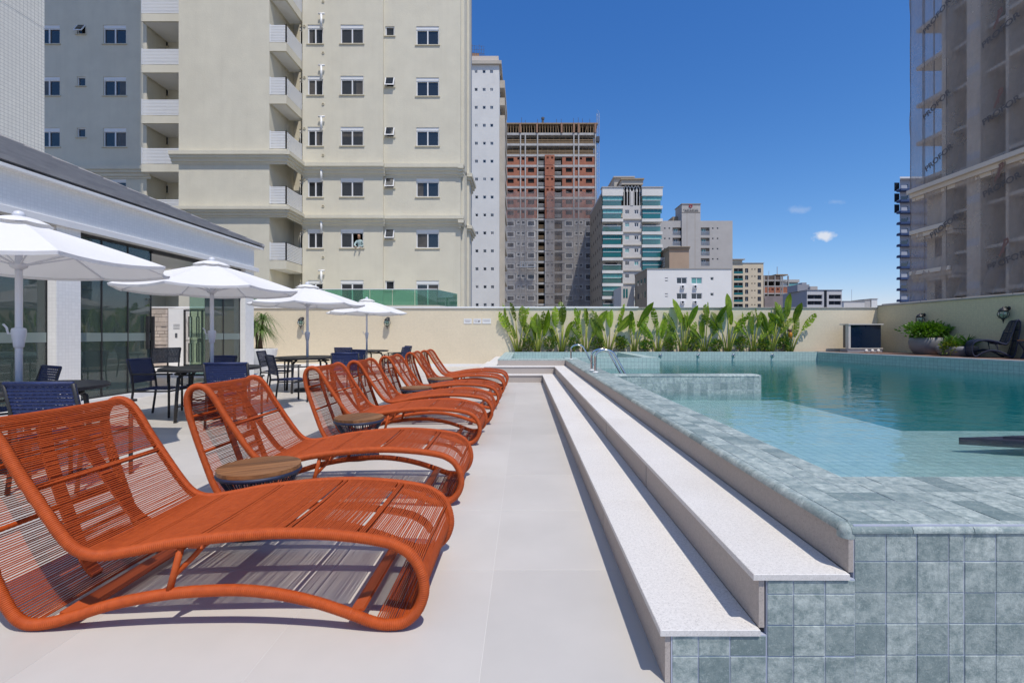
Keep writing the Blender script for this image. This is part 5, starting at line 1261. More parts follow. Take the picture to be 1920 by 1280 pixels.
# navy lounger on the deck, facing left, with its pair half out of frame
NL = make_lounger(M['navy_rope'], M['navy_rope'], 'navy rope lounger on the deck beside the planters', wrap=0.012)
NL.rotation_euler = (0, 0, R(150)); NL.location = (11.93, 12.12, 0.531); NL.scale = (0.50, 0.95, 1.2)

# ------------------------------------------------------------------ side tables
def make_side_table():
    t = thing('side_table', 'x', 'side table', group='wood topped rope side tables between the loungers')
    r = 0.215; n = 7; w = 2 * r / n
    for k in range(n):
        a, b = -r + w * k + 0.001, -r + w * (k + 1) - 0.001
        xs = [a + (b - a) * q / 5 for q in range(6)]
        up = [(x, math.sqrt(max(0, r * r - x * x))) for x in xs]; poly = [(x, -y) for (x, y) in up] + [(x, y) for (x, y) in reversed(up)]
        poly = [(p[1], p[0]) for p in poly]
        m = MB(); m.prism(poly, 0.345 , 0.366 + random.uniform(-0.0005, 0.0005), 'z'); m.build('plank', M['wood'], t, local=True)
    m = MB(); m.tube([(0.208 * math.cos(a * math.pi / 24), 0.208 * math.sin(a * math.pi / 24), 0.333) for a in range(48)], 0.013, 8, closed=True); m.build('rim', M['navy_rope'], t, True, local=True)
    m = MB()
    for k in range(60):
        a = 2 * math.pi * k / 60; pts = []
        for (rr, z) in ((0.208, 0.33), (0.175, 0.27), (0.135, 0.20), (0.118, 0.155), (0.13, 0.10), (0.155, 0.04), (0.168, 0.012)): pts.append((rr * math.cos(a), rr * math.sin(a), z))
        m.tube(pts, 0.0036, 4, caps=False)
    m.build('rope_skirt', M['navy_rope'], t, True, local=True, kind='stuff')
    m = MB(); m.tube([(0.168 * math.cos(a * math.pi / 20), 0.168 * math.sin(a * math.pi / 20), 0.011) for a in range(40)], 0.009, 8, closed=True)
    m.tube([(0.119 * math.cos(a * math.pi / 20), 0.119 * math.sin(a * math.pi / 20), 0.155) for a in range(40)], 0.006, 6, closed=True); m.build('base_ring', M['black_metal'], t, True, local=True)
    return t
S0 = make_side_table(); index_kids()
for i, (x, y, lab) in enumerate(((-1.51, 2.72, 'nearest round wood topped side table behind the front lounger'), (-1.50, 4.33, 'second nearest round wood topped side table'), (-1.53, 6.76, 'third nearest round wood topped side table'), (-1.43, 8.15, 'farthest round wood topped side table'))):
    o = S0 if i == 0 else copy_tree(S0); place(o, x, y, R((28, 70, 15, 50)[i]), lab)

o = copy_tree(S0); place(o, 12.0, 11.22, R(35), 'side table with sunlit top at the right edge beside the navy lounger'); o.location.z = 0.531; o.scale = (1.15, 1.15, 1.25)
del o['group']
# ------------------------------------------------------------------ umbrellas
def make_umbrella():
    t = thing('parasol', 'x', 'parasol', group='white market parasols over the round tables')
    Rr, n = 1.09, 8; ap, rim = 2.07, 1.715
    ang = [2 * math.pi * k / n for k in range(n)]
    ring_t = [0.0, 0.14, 0.3, 0.5, 0.7, 0.86, 1.0]
    def surf(tq, a, off):      # convex rib line, sagging between ribs
        z = ap - (ap - rim) * (tq ** 1.12); return z
    m = MB(); cols = []
    for k in range(n):
        for s in range(6):
            u = s / 6; a0, a1 = ang[k], ang[(k + 1) % n] + (2 * math.pi if k == n - 1 else 0)
            col = []
            for tq in ring_t:
                p0 = Vector((math.cos(a0), math.sin(a0), 0)) * Rr * tq; p1 = Vector((math.cos(a1), math.sin(a1), 0)) * Rr * tq
                p = p0.lerp(p1, u); e = 4 * u * (1 - u); p *= (1 - 0.035 * e * tq); p.z = surf(tq, 0, 0) - 0.028 * e * tq
                col.append(p)
            cols.append(col)
    nc = len(cols); nr = len(ring_t)
    m.add([p for c in cols for p in c], [(i * nr + j, i * nr + j + 1, ((i + 1) % nc) * nr + j + 1, ((i + 1) % nc) * nr + j) for i in range(nc) for j in range(nr - 1)])
    cn = m.build('canopy', M['canopy'], t, local=True)
    # hanging hem
    m = MB(); rimv = [c[-1] for c in cols]
    m.add([tuple(p) for p in rimv] + [(p.x * 0.993, p.y * 0.993, p.z - 0.028) for p in rimv], [(i, (i + 1) % nc, nc + (i + 1) % nc, nc + i) for i in range(nc)]); m.build('hem', M['canopy'], cn, local=True)
    # vent cap
    m = MB(); cp_ = []
    for k in range(n * 4):
        a = 2 * math.pi * k / (n * 4); e = abs(math.sin(a * n / 2)); cp_.append([Vector((math.cos(a) * r_ * (1 - 0.03 * e), math.sin(a) * r_ * (1 - 0.03 * e), z_ - (0.008 * e if r_ > 0.2 else 0))) for (r_, z_) in ((0.02, ap + 0.035), (0.08, ap + 0.028), (0.15, ap + 0.008), (0.22, ap - 0.025))])
    q = len(cp_); m.add([p for c in cp_ for p in c], [(i * 4 + j, i * 4 + j + 1, ((i + 1) % q) * 4 + j + 1, ((i + 1) % q) * 4 + j) for i in range(q) for j in range(3)]); m.build('vent_cap', M['canopy'], t, True, local=True)
    MB().lathe([(0.001, 0.06), (0.03, 0.05), (0.045, 0.02), (0.03, 0)], 12, (0, 0, ap + 0.025)).build('finial', M['pole'], t, True, local=True)
    MB().tube([(0, 0, 0.03), (0, 0, ap)], 0.024, 14).build('pole', M['pole'], t, True, local=True)
    MB().lathe([(0.026, 0.0), (0.034, 0.01), (0.036, 0.04), (0.046, 0.10), (0.049, 0.145), (0.044, 0.165), (0.026, 0.17)], 14, (0, 0, 1.0)).build('crank_housing', M['pole'], t, True, local=True)
    MB().tube([(-0.04, 0, 1.12), (-0.075, 0, 1.12), (-0.085, 0, 1.17), (-0.11, 0, 1.20)], 0.008, 6).build('crank_handle', M['pole'], t, True, local=True)
    MB().lathe([(0.026, 0), (0.055, 0.02), (0.06, 0.05), (0.03, 0.06)], 14, (0, 0, 1.66)).build('runner', M['pole'], t, True, local=True)
    for k in range(n):
        a = ang[k]; c, s = math.cos(a), math.sin(a)
        rb = MB().tube([(c * Rr * q, s * Rr * q, ap - (ap - rim) * q ** 1.12 - 0.016) for q in (0.03, 0.3, 0.6, 0.995)], 0.008, 6).build('rib', M['pole'], t, local=True)
        MB().tube([(c * 0.05, s * 0.05, 1.70), (c * Rr * 0.52, s * Rr * 0.52, ap - (ap - rim) * 0.52 ** 1.12 - 0.03)], 0.007, 6).build('strut', M['pole'], rb, local=True)
    MB().lathe([(0.001, 0.0), (0.24, 0.0), (0.24, 0.035), (0.22, 0.05), (0.05, 0.06), (0.035, 0.25), (0.026, 0.25)], 20, (0, 0, 0.002)).build('base', M['black_metal'], t, True, local=True)
    return t
U0 = make_umbrella(); index_kids()
uspots = [(-4.25, 4.0, 12, 'nearest white parasol, cut by the left edge'), (-4.2, 6.4, 9, 'second white parasol from the left, over the table by the glass front'), (-4.28, 9.4, 14, 'third white parasol from the left, before the cream wall'), (-4.36, 13.2, 7, 'smallest white parasol, farthest along the row')]
for i, (x, y, a, lab) in enumerate(uspots):
    o = U0 if i == 0 else copy_tree(U0); place(o, x, y, R(a), lab)

# ------------------------------------------------------------------ round dining tables
def make_table():
    t = thing('dining_table', 'x', 'table', group='round black dining tables under the parasols')
    m = MB(); m.lathe([(0.03, 0.645), (0.57, 0.645), (0.585, 0.652), (0.585, 0.672), (0.575, 0.678), (0.03, 0.678), (0.03, 0.645)], 48); m.build('tabletop', M['black_metal'], t, local=True)
    for k in range(4):
        a = math.pi / 4 + k * math.pi / 2; c, s = math.cos(a), math.sin(a)
        MB().tube([(c * 0.30, s * 0.30, 0.645), (c * 0.42, s * 0.42, 0.56), (c * 0.44, s * 0.44, 0.35), (c * 0.46, s * 0.46, 0.001)], 0.02, 8).build('leg', M['black_metal'], t, True, local=True)
    m = MB(); m.tube([(0.40 * math.cos(a * math.pi / 20), 0.40 * math.sin(a * math.pi / 20), 0.60) for a in range(40)], 0.012, 6, closed=True)
    m.tube([(0.30, 0.30, 0.2), (-0.30, -0.30, 0.2)], 0.011, 6); m.tube([(-0.30, 0.30, 0.215), (0.30, -0.30, 0.215)], 0.011, 6); m.build('stretcher', M['black_metal'], t, True, local=True)
    return t
D0 = make_table(); index_kids()
for i, (x, y, lab) in enumerate(((-4.25, 4.0, 'round black table at the left edge under the nearest parasol'), (-4.2, 6.4, 'round black table under the second parasol'), (-4.28, 9.4, 'round black table under the third parasol'), (-4.36, 13.2, 'round black table under the farthest parasol'))):
    o = D0 if i == 0 else copy_tree(D0); place(o, x, y, R(8 + 13 * i), lab)

# ------------------------------------------------------------------ navy woven chairs (face +Y)
def make_chair(matw, matf, name='armchair', group='navy woven armchairs round the tables'):
    t = thing(name, 'x', 'chair', group=group)
    w, sz, d = 0.46, 0.385, 0.44
    def legs(x, y, x2, y2, z): return MB().tube([(x, y, 0.001), (x2, y2, z)], 0.0145, 8)
    for s in (-1, 1):
        legs(s * w / 2, d / 2, s * w / 2, d / 2, 0.58).build('leg', matf, t, True, local=True)
        MB().tube([(s * w / 2, -d / 2 - 0.05, 0.001), (s * w / 2, -d / 2, sz), (s * w / 2, -d / 2 - 0.02, 0.56), (s * w / 2, -d / 2 - 0.075, 0.775)], 0.0145, 8).build('leg', matf, t, True, local=True)
        MB().bev(s * w / 2 - 0.025, s * w / 2 + 0.025, -d / 2 - 0.02, d / 2 + 0.035, 0.575, 0.595, 0.004).build('armrest', matf, t, local=True)
        MB().tube([(s * w / 2, -d / 2, sz - 0.03), (s * w / 2, d / 2, sz - 0.03)], 0.012, 6).build('side_rail', matf, t, True, local=True)
    MB().tube([(-w / 2, d / 2, sz - 0.03), (w / 2, d / 2, sz - 0.03)], 0.012, 6).build('front_rail', matf, t, True, local=True)
    # woven seat and back: straps with open gaps
    m = MB(); n = 15
    for k in range(n):
        x = -w / 2 + 0.016 + (w - 0.032) * (k + 0.5) / n
        m.box(x - 0.0115, x + 0.0115, -d / 2, d / 2, sz - 0.012 + 0.003 * (k % 2), sz - 0.004 + 0.003 * (k % 2))
        y = -d / 2 + d * (k + 0.5) / n
        m.box(-w / 2 + 0.014, w / 2 - 0.014, y - 0.0115, y + 0.0115, sz - 0.0085, sz - 0.0025)
    m.build('woven_seat', matw, t, local=True)
    m = MB(); z0, z1 = 0.465, 0.775
    def by(z): return -d / 2 - 0.02 - 0.055 * max(0, (z - 0.56)) / 0.215
    nv, nh = 19, 12
    for k in range(nv):
        x = -w / 2 + 0.012 + (w - 0.024) * (k + 0.5) / nv
        for q in range(6):
            za, zb = z0 + (z1 - z0) * q / 6, z0 + (z1 - z0) * (q + 1) / 6; oy = 0.003 * (1 if (k + q) % 2 else -1)
            m.add([(x - 0.0092, by(za) + oy, za), (x + 0.0092, by(za) + oy, za), (x + 0.0092, by(zb) + oy, zb), (x - 0.0092, by(zb) + oy, zb)], [(0, 1, 2, 3)])
    for k in range(nh):
        z = z0 + (z1 - z0) * (k + 0.5) / nh; y = by(z)
        m.box(-w / 2 - 0.014, w / 2 + 0.014, y - 0.004, y + 0.004, z - 0.0105, z + 0.0105)
    m.build('woven_back', matw, t, local=True)
    MB().tube([(-w / 2, by(0.775), 0.775), (w / 2, by(0.775), 0.775)], 0.013, 8).build('top_rail', matw, t, True, local=True)
    return t
A0 = make_chair(M['navy'], M['black_metal']); index_kids()
cspots = [(-3.37, 3.58, 3, 'navy woven chair at the lower left, back turned to the viewer'), (-5.12, 4.75, 152, 'navy woven chair on the far side of the left edge table'), (-4.98, 6.55, -84, 'navy woven chair in profile between the two left parasols'),
          (-3.55, 5.85, 12, 'navy woven chair back to viewer in front of the second parasol'), (-4.75, 7.15, 170, 'navy woven chair behind the second parasol table'), (-3.88, 7.85, -48, 'navy woven chair in profile before the third parasol table'),
          (-5.0, 9.62, -80, 'navy woven chair left of the third parasol table, near the white pot'), (-3.28, 8.82, 14, 'navy woven chair with back to viewer at right of third table'), (-4.55, 12.35, -6, 'navy woven chair in front of the farthest table'),
          (-3.42, 12.75, 78, 'navy woven chair at the right end of the farthest table'), (-3.6, 13.7, 128, 'navy woven chair just behind the right end of the farthest table'), (-3.75, 10.15, 150, 'navy woven chair on the far side of the third table')]
for i, (x, y, a, lab) in enumerate(cspots):
    o = A0 if i == 0 else copy_tree(A0); place(o, x, y, R(a), lab)
# grey rope armchairs inside
G0 = make_chair(M['grey_rope'], M['black_metal'], 'lounge_chair', 'grey rope chairs inside the club house'); index_kids()
for i, (x, y, a, lab) in enumerate(((-7.9, 10.3, 60, 'grey rope armchair seen through the open glass door'), (-8.2, 4.6, 100, 'grey chair inside behind the left glass'), (-8.3, 6.0, 200, 'grey chair inside behind the white column'), (-8.1, 8.0, 20, 'dark chair inside behind the middle glass'), (-8.9, 8.6, -100, 'dark chair deeper inside behind the middle glass'))):
    o = G0 if i == 0 else copy_tree(G0); place(o, x, y, R(a), lab); o.location.z = 0.031; o.scale = (1.15, 1.1, 1.02) if i == 0 else (1, 1, 1)
BD = thing('bench_seat', 'long grey cushioned bench inside the club house glass', 'bench', (-9.6, 7.2, 0.03))
MB().bev(-10.3, -9.1, 5.6, 9.0, 0.031, 0.42, 0.02).build('seat', pmat('grey_cushion', (0.26, 0.25, 0.24), 0.9, (0.2, 0.19, 0.19), 9), BD)
MB().bev(-10.5, -10.31, 5.6, 9.0, 0.031, 0.85, 0.02).build('backrest', bpy.data.materials['grey_cushion'], BD)

# ------------------------------------------------------------------ pool ladders and spouts
def rail(y, x0=1.14):
    pts = []
    for k in range(5): pts.append((x0, y, CZ + 0.26 * k / 5))
    for k in range(15):
        a = math.pi - k * (math.pi - R(28)) / 14; pts.append((x0 + 0.155 + 0.155 * math.cos(a), y, CZ + 0.26 + 0.10 * math.sin(a)))
    e = pts[-1]
    for k in range(1, 9): pts.append((e[0] + 0.058 * k, y, e[2] - 0.105 * k))
    return pts
def ladder(ylist, label):
    t = thing('pool_ladder', label, 'pool ladder', (1.14, ylist[0], CZ))
    for y in ylist:
        r_ = MB().tube(rail(y), 0.0195, 12).build('hand_rail', M['steel'], t, True)
        MB().lathe([(0.02, 0.022), (0.042, 0.018), (0.046, 0.002), (0.02, 0.002)], 16, (1.14, y, CZ)).build('flange', M['white'], r_, True)
    if len(ylist) > 1:
        for k in range(3): MB().box(1.64 + 0.06 * k, 1.72 + 0.06 * k, ylist[0], ylist[1], 0.15 - 0.2 * k, 0.175 - 0.2 * k).build('step', M['steel'], t)
ladder([7.55, 7.97], 'stainless steel ladder with two rails near the low pool wall'); ladder([11.45], 'single stainless steel grab rail farther along the pool edge')
for i, c in enumerate((1238, 1309, 1375, 1448)):
    y = 16.2; t = thing('pool_spout', ORD[i] + ' chrome spout from the left on the back pool wall', 'spout', (PX(c, y), y, 0.40), group='chrome spouts on the back pool wall')
    MB().lathe([(0.001, 0.0), (0.055, 0.0), (0.06, 0.012), (0.045, 0.03), (0.03, 0.035)], 14).build('flange', M['steel'], t, True, local=True).rotation_euler = (R(90), 0, 0)
    MB().tube([(0, -0.02, 0), (0, -0.07, 0.005), (0, -0.11, -0.03)], 0.022, 10).build('nozzle', M['steel'], t, True, local=True)
    if c == 1238: t.location = (PX(1238, 16.2) - 0.0, 16.2, 0.40)

# ------------------------------------------------------------------ wall lamps
def make_lamp():
    t = thing('wall_lamp', 'x', 'wall lamp', group='black lantern lamps on the walls')
    MB().lathe([(0.001, 0.02), (0.04, 0.018), (0.055, 0.0), (0.001, 0.0)], 12).build('back_plate', M['black_metal'], t, True, local=True).rotation_euler = (R(90), 0, 0)
    MB().tube([(0, -0.01, 0.0), (0, -0.06, 0.035), (0, -0.12, 0.03), (0, -0.14, 0.0)], 0.011, 8).build('bracket', M['black_metal'], t, True, local=True)
    MB().lathe([(0.001, 0.06), (0.012, 0.05), (0.02, 0.03), (0.06, 0.005), (0.098, -0.045), (0.10, -0.06), (0.03, -0.062)], 20, (0, -0.14, -0.01)).build('cap', M['black_metal'], t, True, local=True)
    MB().lathe([(0.07, -0.065), (0.102, -0.11), (0.105, -0.16), (0.08, -0.22), (0.035, -0.25)], 20, (0, -0.14, -0.01)).build('globe', M['lampglass'], t, True, local=True)
    for k in range(8):
        a = 2 * math.pi * k / 8; c, s = math.cos(a), math.sin(a)
        MB().tube([(c * r_, -0.14 + s * r_, z - 0.01) for (r_, z) in ((0.075, -0.06), (0.108, -0.11), (0.111, -0.16), (0.085, -0.222), (0.045, -0.252))], 0.0055, 5).build('rib', M['black_metal'], t, local=True)
    MB().lathe([(0.045, 0.0), (0.04, -0.02), (0.018, -0.035), (0.022, -0.06), (0.008, -0.08), (0.012, -0.10), (0.001, -0.12)], 12, (0, -0.14, -0.26)).build('finial', M['black_metal'], t, True, local=True)
    return t
M['lampglass'] = glass_mat('lamp_glass', (0.45, 0.62, 0.54), 0.10, frost=0.3)
W0 = make_lamp(); index_kids()
for i, (x, y, z, a, lab) in enumerate(((PX(567.5, 16.6), 16.6, PZ(597, 16.6), 0, 'black lantern lamp on cream wall beside the third parasol pole'), (PX(728, 16.6), 16.6, PZ(597, 16.6), 0, 'black lantern lamp on cream wall right of the farthest parasol'), (12.35, 12.1, PZ(578, 12.1), -90, 'black lantern lamp above the navy lounger'), (12.35, 14.65, PZ(590, 14.65), -90, 'black lantern lamp half hidden behind the planter bush'))):
    o = W0 if i == 0 else copy_tree(W0); o.location = (x, y, z); o.rotation_euler[2] = R(a); o['label'] = lab
# notice plaques
pk = pmat('plaque_print', (0.45, 0.42, 0.42), 0.7); pr = pmat('plaque_symbol', (0.18, 0.16, 0.16), 0.7)
for i, c in enumerate((877, 895, 912.5)):
    y = 16.6; w = 0.27 if i < 2 else 0.30
    t = thing('notice_plaque', 'small white plaque on cream wall, ' + ('leftmost of three', 'middle of three', 'rightmost of three')[i], 'sign', (PX(c, y), y, PZ(602, y)), group='white notice plaques on the wall')
    MB().box(-w / 2, w / 2, -0.014, -0.001, -0.09, 0.09).build('plate', M['white'], t, local=True)
    m = MB()
    for k, (z, l) in enumerate(((0.055, 0.8), (0.015, 0.75), (-0.01, 0.7), (-0.035, 0.55))):
        if i == 1 and k in (1, 2): m.box(-w * 0.38, -w * 0.02, -0.0165, -0.0142, z - 0.005, z + 0.006); continue
        if i == 2 and k == 3: continue
        m.box(-w * l / 2, w * l / 2, -0.0165, -0.0142, z - 0.005, z + 0.006)
    m.build('print', pk, t, local=True)
    if i == 1: MB().prism([(0.01, -0.005), (0.05, 0.02), (0.1, 0.01), (0.1, -0.015), (0.05, -0.028)], -0.017, -0.0143, 'y').build('symbol', pr, t, local=True)

# ------------------------------------------------------------------ glossy blue tub leaning on the wall
TB = thing('glossy_cabinet', 'glossy dark cabinet in a pale frame standing on the deck corner', 'cabinet', (10.95, 15.9, CZ))
x0, x1 = 10.78, 11.95
MB().bev(x0, x1, 15.82, 16.2, CZ + 0.026, CZ + 0.13, 0.004).build('base', M['bslate'], TB)
MB().box(x0 + 0.02, x0 + 0.09, 15.8, 15.95, CZ + 0.131, CZ + 0.93).box(x0 + 0.0, x1, 15.78, 16.22, CZ + 0.931, CZ + 0.965).box(x0 + 0.09, x1, 15.8, 15.85, CZ + 0.131, CZ + 0.16).build('frame', M['boff'], TB)
pts = [(x0 + 0.092, 15.83), (x0 + 0.40, 15.81), (x0 + 0.75, 15.81), (x1 - 0.03, 15.86), (x1 - 0.03, 16.18), (x0 + 0.092, 16.18)]
MB().prism(pts, CZ + 0.162, CZ + 0.929).build('shell', pmat('glossy_blue_acrylic', (0.007, 0.018, 0.045), 0.06, spec=0.9), TB)
for k in range(3): MB().lathe([(0.001, 0.02), (0.05, 0.02), (0.055, 0.0), (0.03, 0.0)], 12).build('fitting', M['white'], TB, True, loc=(x0 + 0.62 + 0.2 * k, 15.818, CZ + 0.07)).rotation_euler = (R(90), 0, 0)

# ------------------------------------------------------------------ dark mat floating at the right edge of the pool
FB = thing('floating_mat', 'dark navy mat floating on the water at the right edge', 'pool float', (4.6, 4.3, WZ))
dm = pmat('navy_mat', (0.022, 0.024, 0.045), 0.55, (0.015, 0.016, 0.03), 9)
a, b = P(1808, 822, 3.95), P(1925, 818, 4.25)
MB().prism([(a.x, 4.0), (a.x + 0.95, 3.66), (a.x + 1.9, 3.75), (a.x + 1.9, 4.12), (a.x + 0.9, 4.10)], WZ - 0.05, WZ + 0.008).build('pad', dm, FB)
MB().prism([(a.x + 0.32, 3.95), (a.x + 0.98, 3.7), (a.x + 1.85, 3.8), (a.x + 1.85, 4.05), (a.x + 0.9, 4.02)], WZ + 0.009, WZ + 0.03).build('raised_cushion', dm, FB)
# ------------------------------------------------------------------ plants
random.seed(21)
M['leaf'] = leaf_mat('strelitzia_leaf', (0.25, 0.35, 0.022), (0.11, 0.20, 0.016), 0.38, 0.38, 0.4)
M['petiole'] = leaf_mat('yellow_petiole', (0.36, 0.34, 0.045), (0.22, 0.28, 0.04), 0.45, 0.1, 0.2)
M['shrub'] = leaf_mat('shrub_leaf', (0.10, 0.22, 0.02), (0.03, 0.09, 0.012), 0.45, 0.25, 0.25)
M['croton'] = leaf_mat('croton_leaf', (0.33, 0.33, 0.03), (0.07, 0.16, 0.02), 0.45, 0.25, 0.2)
M['bark'] = pmat('bark', (0.16, 0.10, 0.06), 0.9, (0.10, 0.065, 0.04), 20, bump=0.6, bscale=40)
def leaf_variant(seed, length, width, torn):
    """banana-like blade in local space: base at 0, along +Z, slightly arched towards +Y, with torn edges"""
    random.seed(seed); mb = MB(); n = 26
    def mid(t): return Vector((0, 0.10 * length * t * t * 1.6, length * (t - 0.10 * t * t)))
    def hw(t): return width * 0.5 * (math.sin(math.pi * min(1, t * 0.92 + 0.06)) ** 0.65) * (1.0 if t < 0.85 else max(0.0, (1 - t) / 0.15) ** 0.6)
    for s in (-1, 1):
        t = 0.0
        while t < 1.0:
            seg = random.uniform(0.05, 0.16) if torn else 0.34; t1 = min(1.0, t + seg)
            gap = random.choice((0.006, 0.012, 0.03)) if torn else 0.0; droop = random.uniform(0.0, 0.5) if torn else 0.05; back = random.uniform(-0.02, 0.05) if torn else 0
            k = 3; rows = []
            for i in range(k + 1):
                tt = t + (t1 - t - gap) * i / k; m0 = mid(tt); h = hw(tt)
                e = []
                for (u, lift) in ((0.0, 0.0), (0.35, 0.16), (0.7, 0.16), (1.0, 0.05)):
                    e.append(m0 + Vector((s * h * u, -h * lift * 0.9 + h * droop * u * u, (back + 0.22 * u * h / max(length, 0.1)) * length * u * 0.6)))
                rows.append(e)
            V = [p for r_ in rows for p in r_]
            mb.add(V, [(i * 4 + j, i * 4 + j + 1, (i + 1) * 4 + j + 1, (i + 1) * 4 + j) for i in range(k) for j in range(3)])
            t = t1
    mb.tube([mid(i / 8) + Vector((0, 0.004, 0)) for i in range(9)], [0.011 * (1 - 0.8 * i / 8) for i in range(9)], 5)
    return mb.mesh('leaf', M['leaf'], True)
LV = [leaf_variant(i, random.uniform(0.70, 0.95), random.uniform(0.17, 0.27), i % 5 != 0) for i in range(9)]
def pet_mesh(name, pts, r0, r1):
    n = len(pts); return MB().tube(pts, [r0 + (r1 - r0) * i / (n - 1) for i in range(n)], 6).mesh(name, M['petiole'], True)
random.seed(33)
def traveller(px, Yp, label, scale=1.0, nl=7):
    base = Vector((PX(px, Yp), Yp, CZ - 0.03))
    t = thing('banana_plant', label, 'plant', base, group='tall broad-leaved plants in the pool bed')
    for k in range(nl):
        f = (k + 0.5) / nl * 2 - 1; f += random.uniform(-0.22, 0.22)
        fan = f * 0.58; plen = random.choice((random.uniform(0.45, 0.7), random.uniform(0.7, 1.1), random.uniform(0.8, 1.15))) * scale * (1.0 - 0.25 * abs(f)); ydir = random.uniform(-0.16, 0.06)
        top = Vector((math.sin(fan) * plen * 0.85, ydir * plen * 0.6, math.cos(fan * 0.8) * plen)); b0 = Vector((f * 0.07, random.uniform(-0.03, 0.03), 0))
        mid = b0.lerp(top, 0.55) + Vector((-math.sin(fan) * 0.03, 0, 0.02))
        lf = link('leaf', random.choice(LV), t, top, local=True)
        out = fan * random.uniform(0.7, 1.5) + random.uniform(-0.25, 0.25)
        sc = random.uniform(0.72, 1.08) * scale
        rot = Matrix.Rotation(out, 3, 'Y') @ Matrix.Rotation(random.uniform(-0.25, 0.15), 3, 'X') @ Matrix.Rotation(random.uniform(-1.1, 1.1) + (math.pi if random.random() < 0.35 else 0), 3, 'Z')
        lf.rotation_euler = rot.to_euler(); lf.scale = (sc, sc, sc)
        inv = Matrix.LocRotScale(top, lf.rotation_euler, Vector((sc, sc, sc))).inverted()
        pm = pet_mesh('petiole', [inv @ p for p in (b0, mid, top)], 0.032 / sc, 0.011 / sc)
        link('petiole', pm, lf, (0, 0, 0), local=True)
    return t
tpx = [972, 1008, 1053, 1098, 1141, 1189, 1233, 1281, 1321, 1365, 1411, 1446, 1480]
for i, px in enumerate(tpx):
    traveller(px, 16.44 + random.uniform(-0.02, 0.03), ORD[i] + ' tall broad-leaved plant from the left in the pool bed', 1.1 * (1.0, 0.98, 0.92, 0.95, 1.02, 1.0, 0.98, 0.95, 1.02, 1.06, 0.95, 0.98, 1.1)[i], random.choice((6, 7, 7)) + (1 if i in (11, 12, 10) else 0))
def foliage(n, rx, ry, rz, ls, lw, seed, mats, name='foliage', up=0.4, shell=0.55):
    random.seed(seed); mb = MB()
    for k in range(n):
        while True:
            v = Vector((random.uniform(-1, 1), random.uniform(-1, 1), random.uniform(-1, 1)))
            if shell < v.length < 1: break
        bump_ = 0.8 + 0.35 * math.sin(v.x * 5 + seed) * math.cos(v.y * 6 + v.z * 4)
        p = Vector((v.x * rx * bump_, v.y * ry * bump_, v.z * rz * bump_)); d = (v + Vector((random.uniform(-.6, .6), random.uniform(-.6, .6), up + random.uniform(-.5, .5)))).normalized()
        sd = d.cross(Vector((random.uniform(-1, 1), random.uniform(-1, 1), random.uniform(-1, 1)))).normalized(); nrm = d.cross(sd)
        l = ls * random.uniform(0.6, 1.25); w = lw * random.uniform(0.7, 1.2)
        mb.mi = 0 if len(mats) == 1 or random.random() < 0.6 else 1
        mb.add([p, p + d * l * 0.45 + sd * w / 2 + nrm * w * 0.12, p + d * l - nrm * l * 0.12, p + d * l * 0.45 - sd * w / 2 + nrm * w * 0.12, p + d * l * 0.5 - nrm * 0.01], [(0, 1, 4), (1, 2, 4), (2, 3, 4), (3, 0, 4)])
    return mb
spx = [990, 1031, 1076, 1121, 1165, 1211, 1257, 1300, 1343, 1390, 1432, 1470]
for i, px in enumerate(spx):
    y = 16.42; cr = i in (0, 1, 7, 9, 6)
    t = thing('shrub', ORD[i] + ' low leafy shrub from the left between the tall bed plants', 'shrub', (PX(px, y), y, CZ - 0.03), group='low shrubs between the tall bed plants')
    h = random.uniform(0.19, 0.26)
    foliage(230, 0.24, 0.12, h, 0.115, 0.045, 100 + i, [M['shrub'], M['croton']] if not cr else [M['croton'], M['shrub']]).build('foliage', [M['shrub'], M['croton']] if not cr else [M['croton'], M['shrub']], t, loc=(0, 0, h + 0.08), local=True)
    random.seed(60 + i); m = MB()
    for k in range(6): m.tube([(random.uniform(-.05, .05), random.uniform(-.02, .02), 0), (random.uniform(-.12, .12), random.uniform(-.05, .05), 0.14), (random.uniform(-.18, .18), random.uniform(-.08, .08), 0.3)], 0.006, 5)
    m.build('stems', M['bark'], t, local=True)
last = [o for o in bpy.data.objects if o.name.startswith('banana_plant') and o['label'].startswith('thirteenth')][0]
fl_ = MB().lathe([(0.001, 0.0), (0.03, 0.02), (0.055, 0.07), (0.06, 0.13), (0.045, 0.19), (0.02, 0.22)], 10).build('flower', pmat('orange_bract', (0.62, 0.26, 0.02), 0.5, (0.5, 0.16, 0.02), 12), last, True, loc=(PX(1482, 16.3), 16.3, PZ(634, 16.3)))
MB().lathe([(0.02, 0.0), (0.05, 0.02), (0.055, 0.06), (0.03, 0.09), (0.001, 0.1)], 10).build('flower_tip', pmat('brown_bract', (0.10, 0.035, 0.02), 0.6), fl_, True, loc=(-0.02, 0, 0.215), local=True)
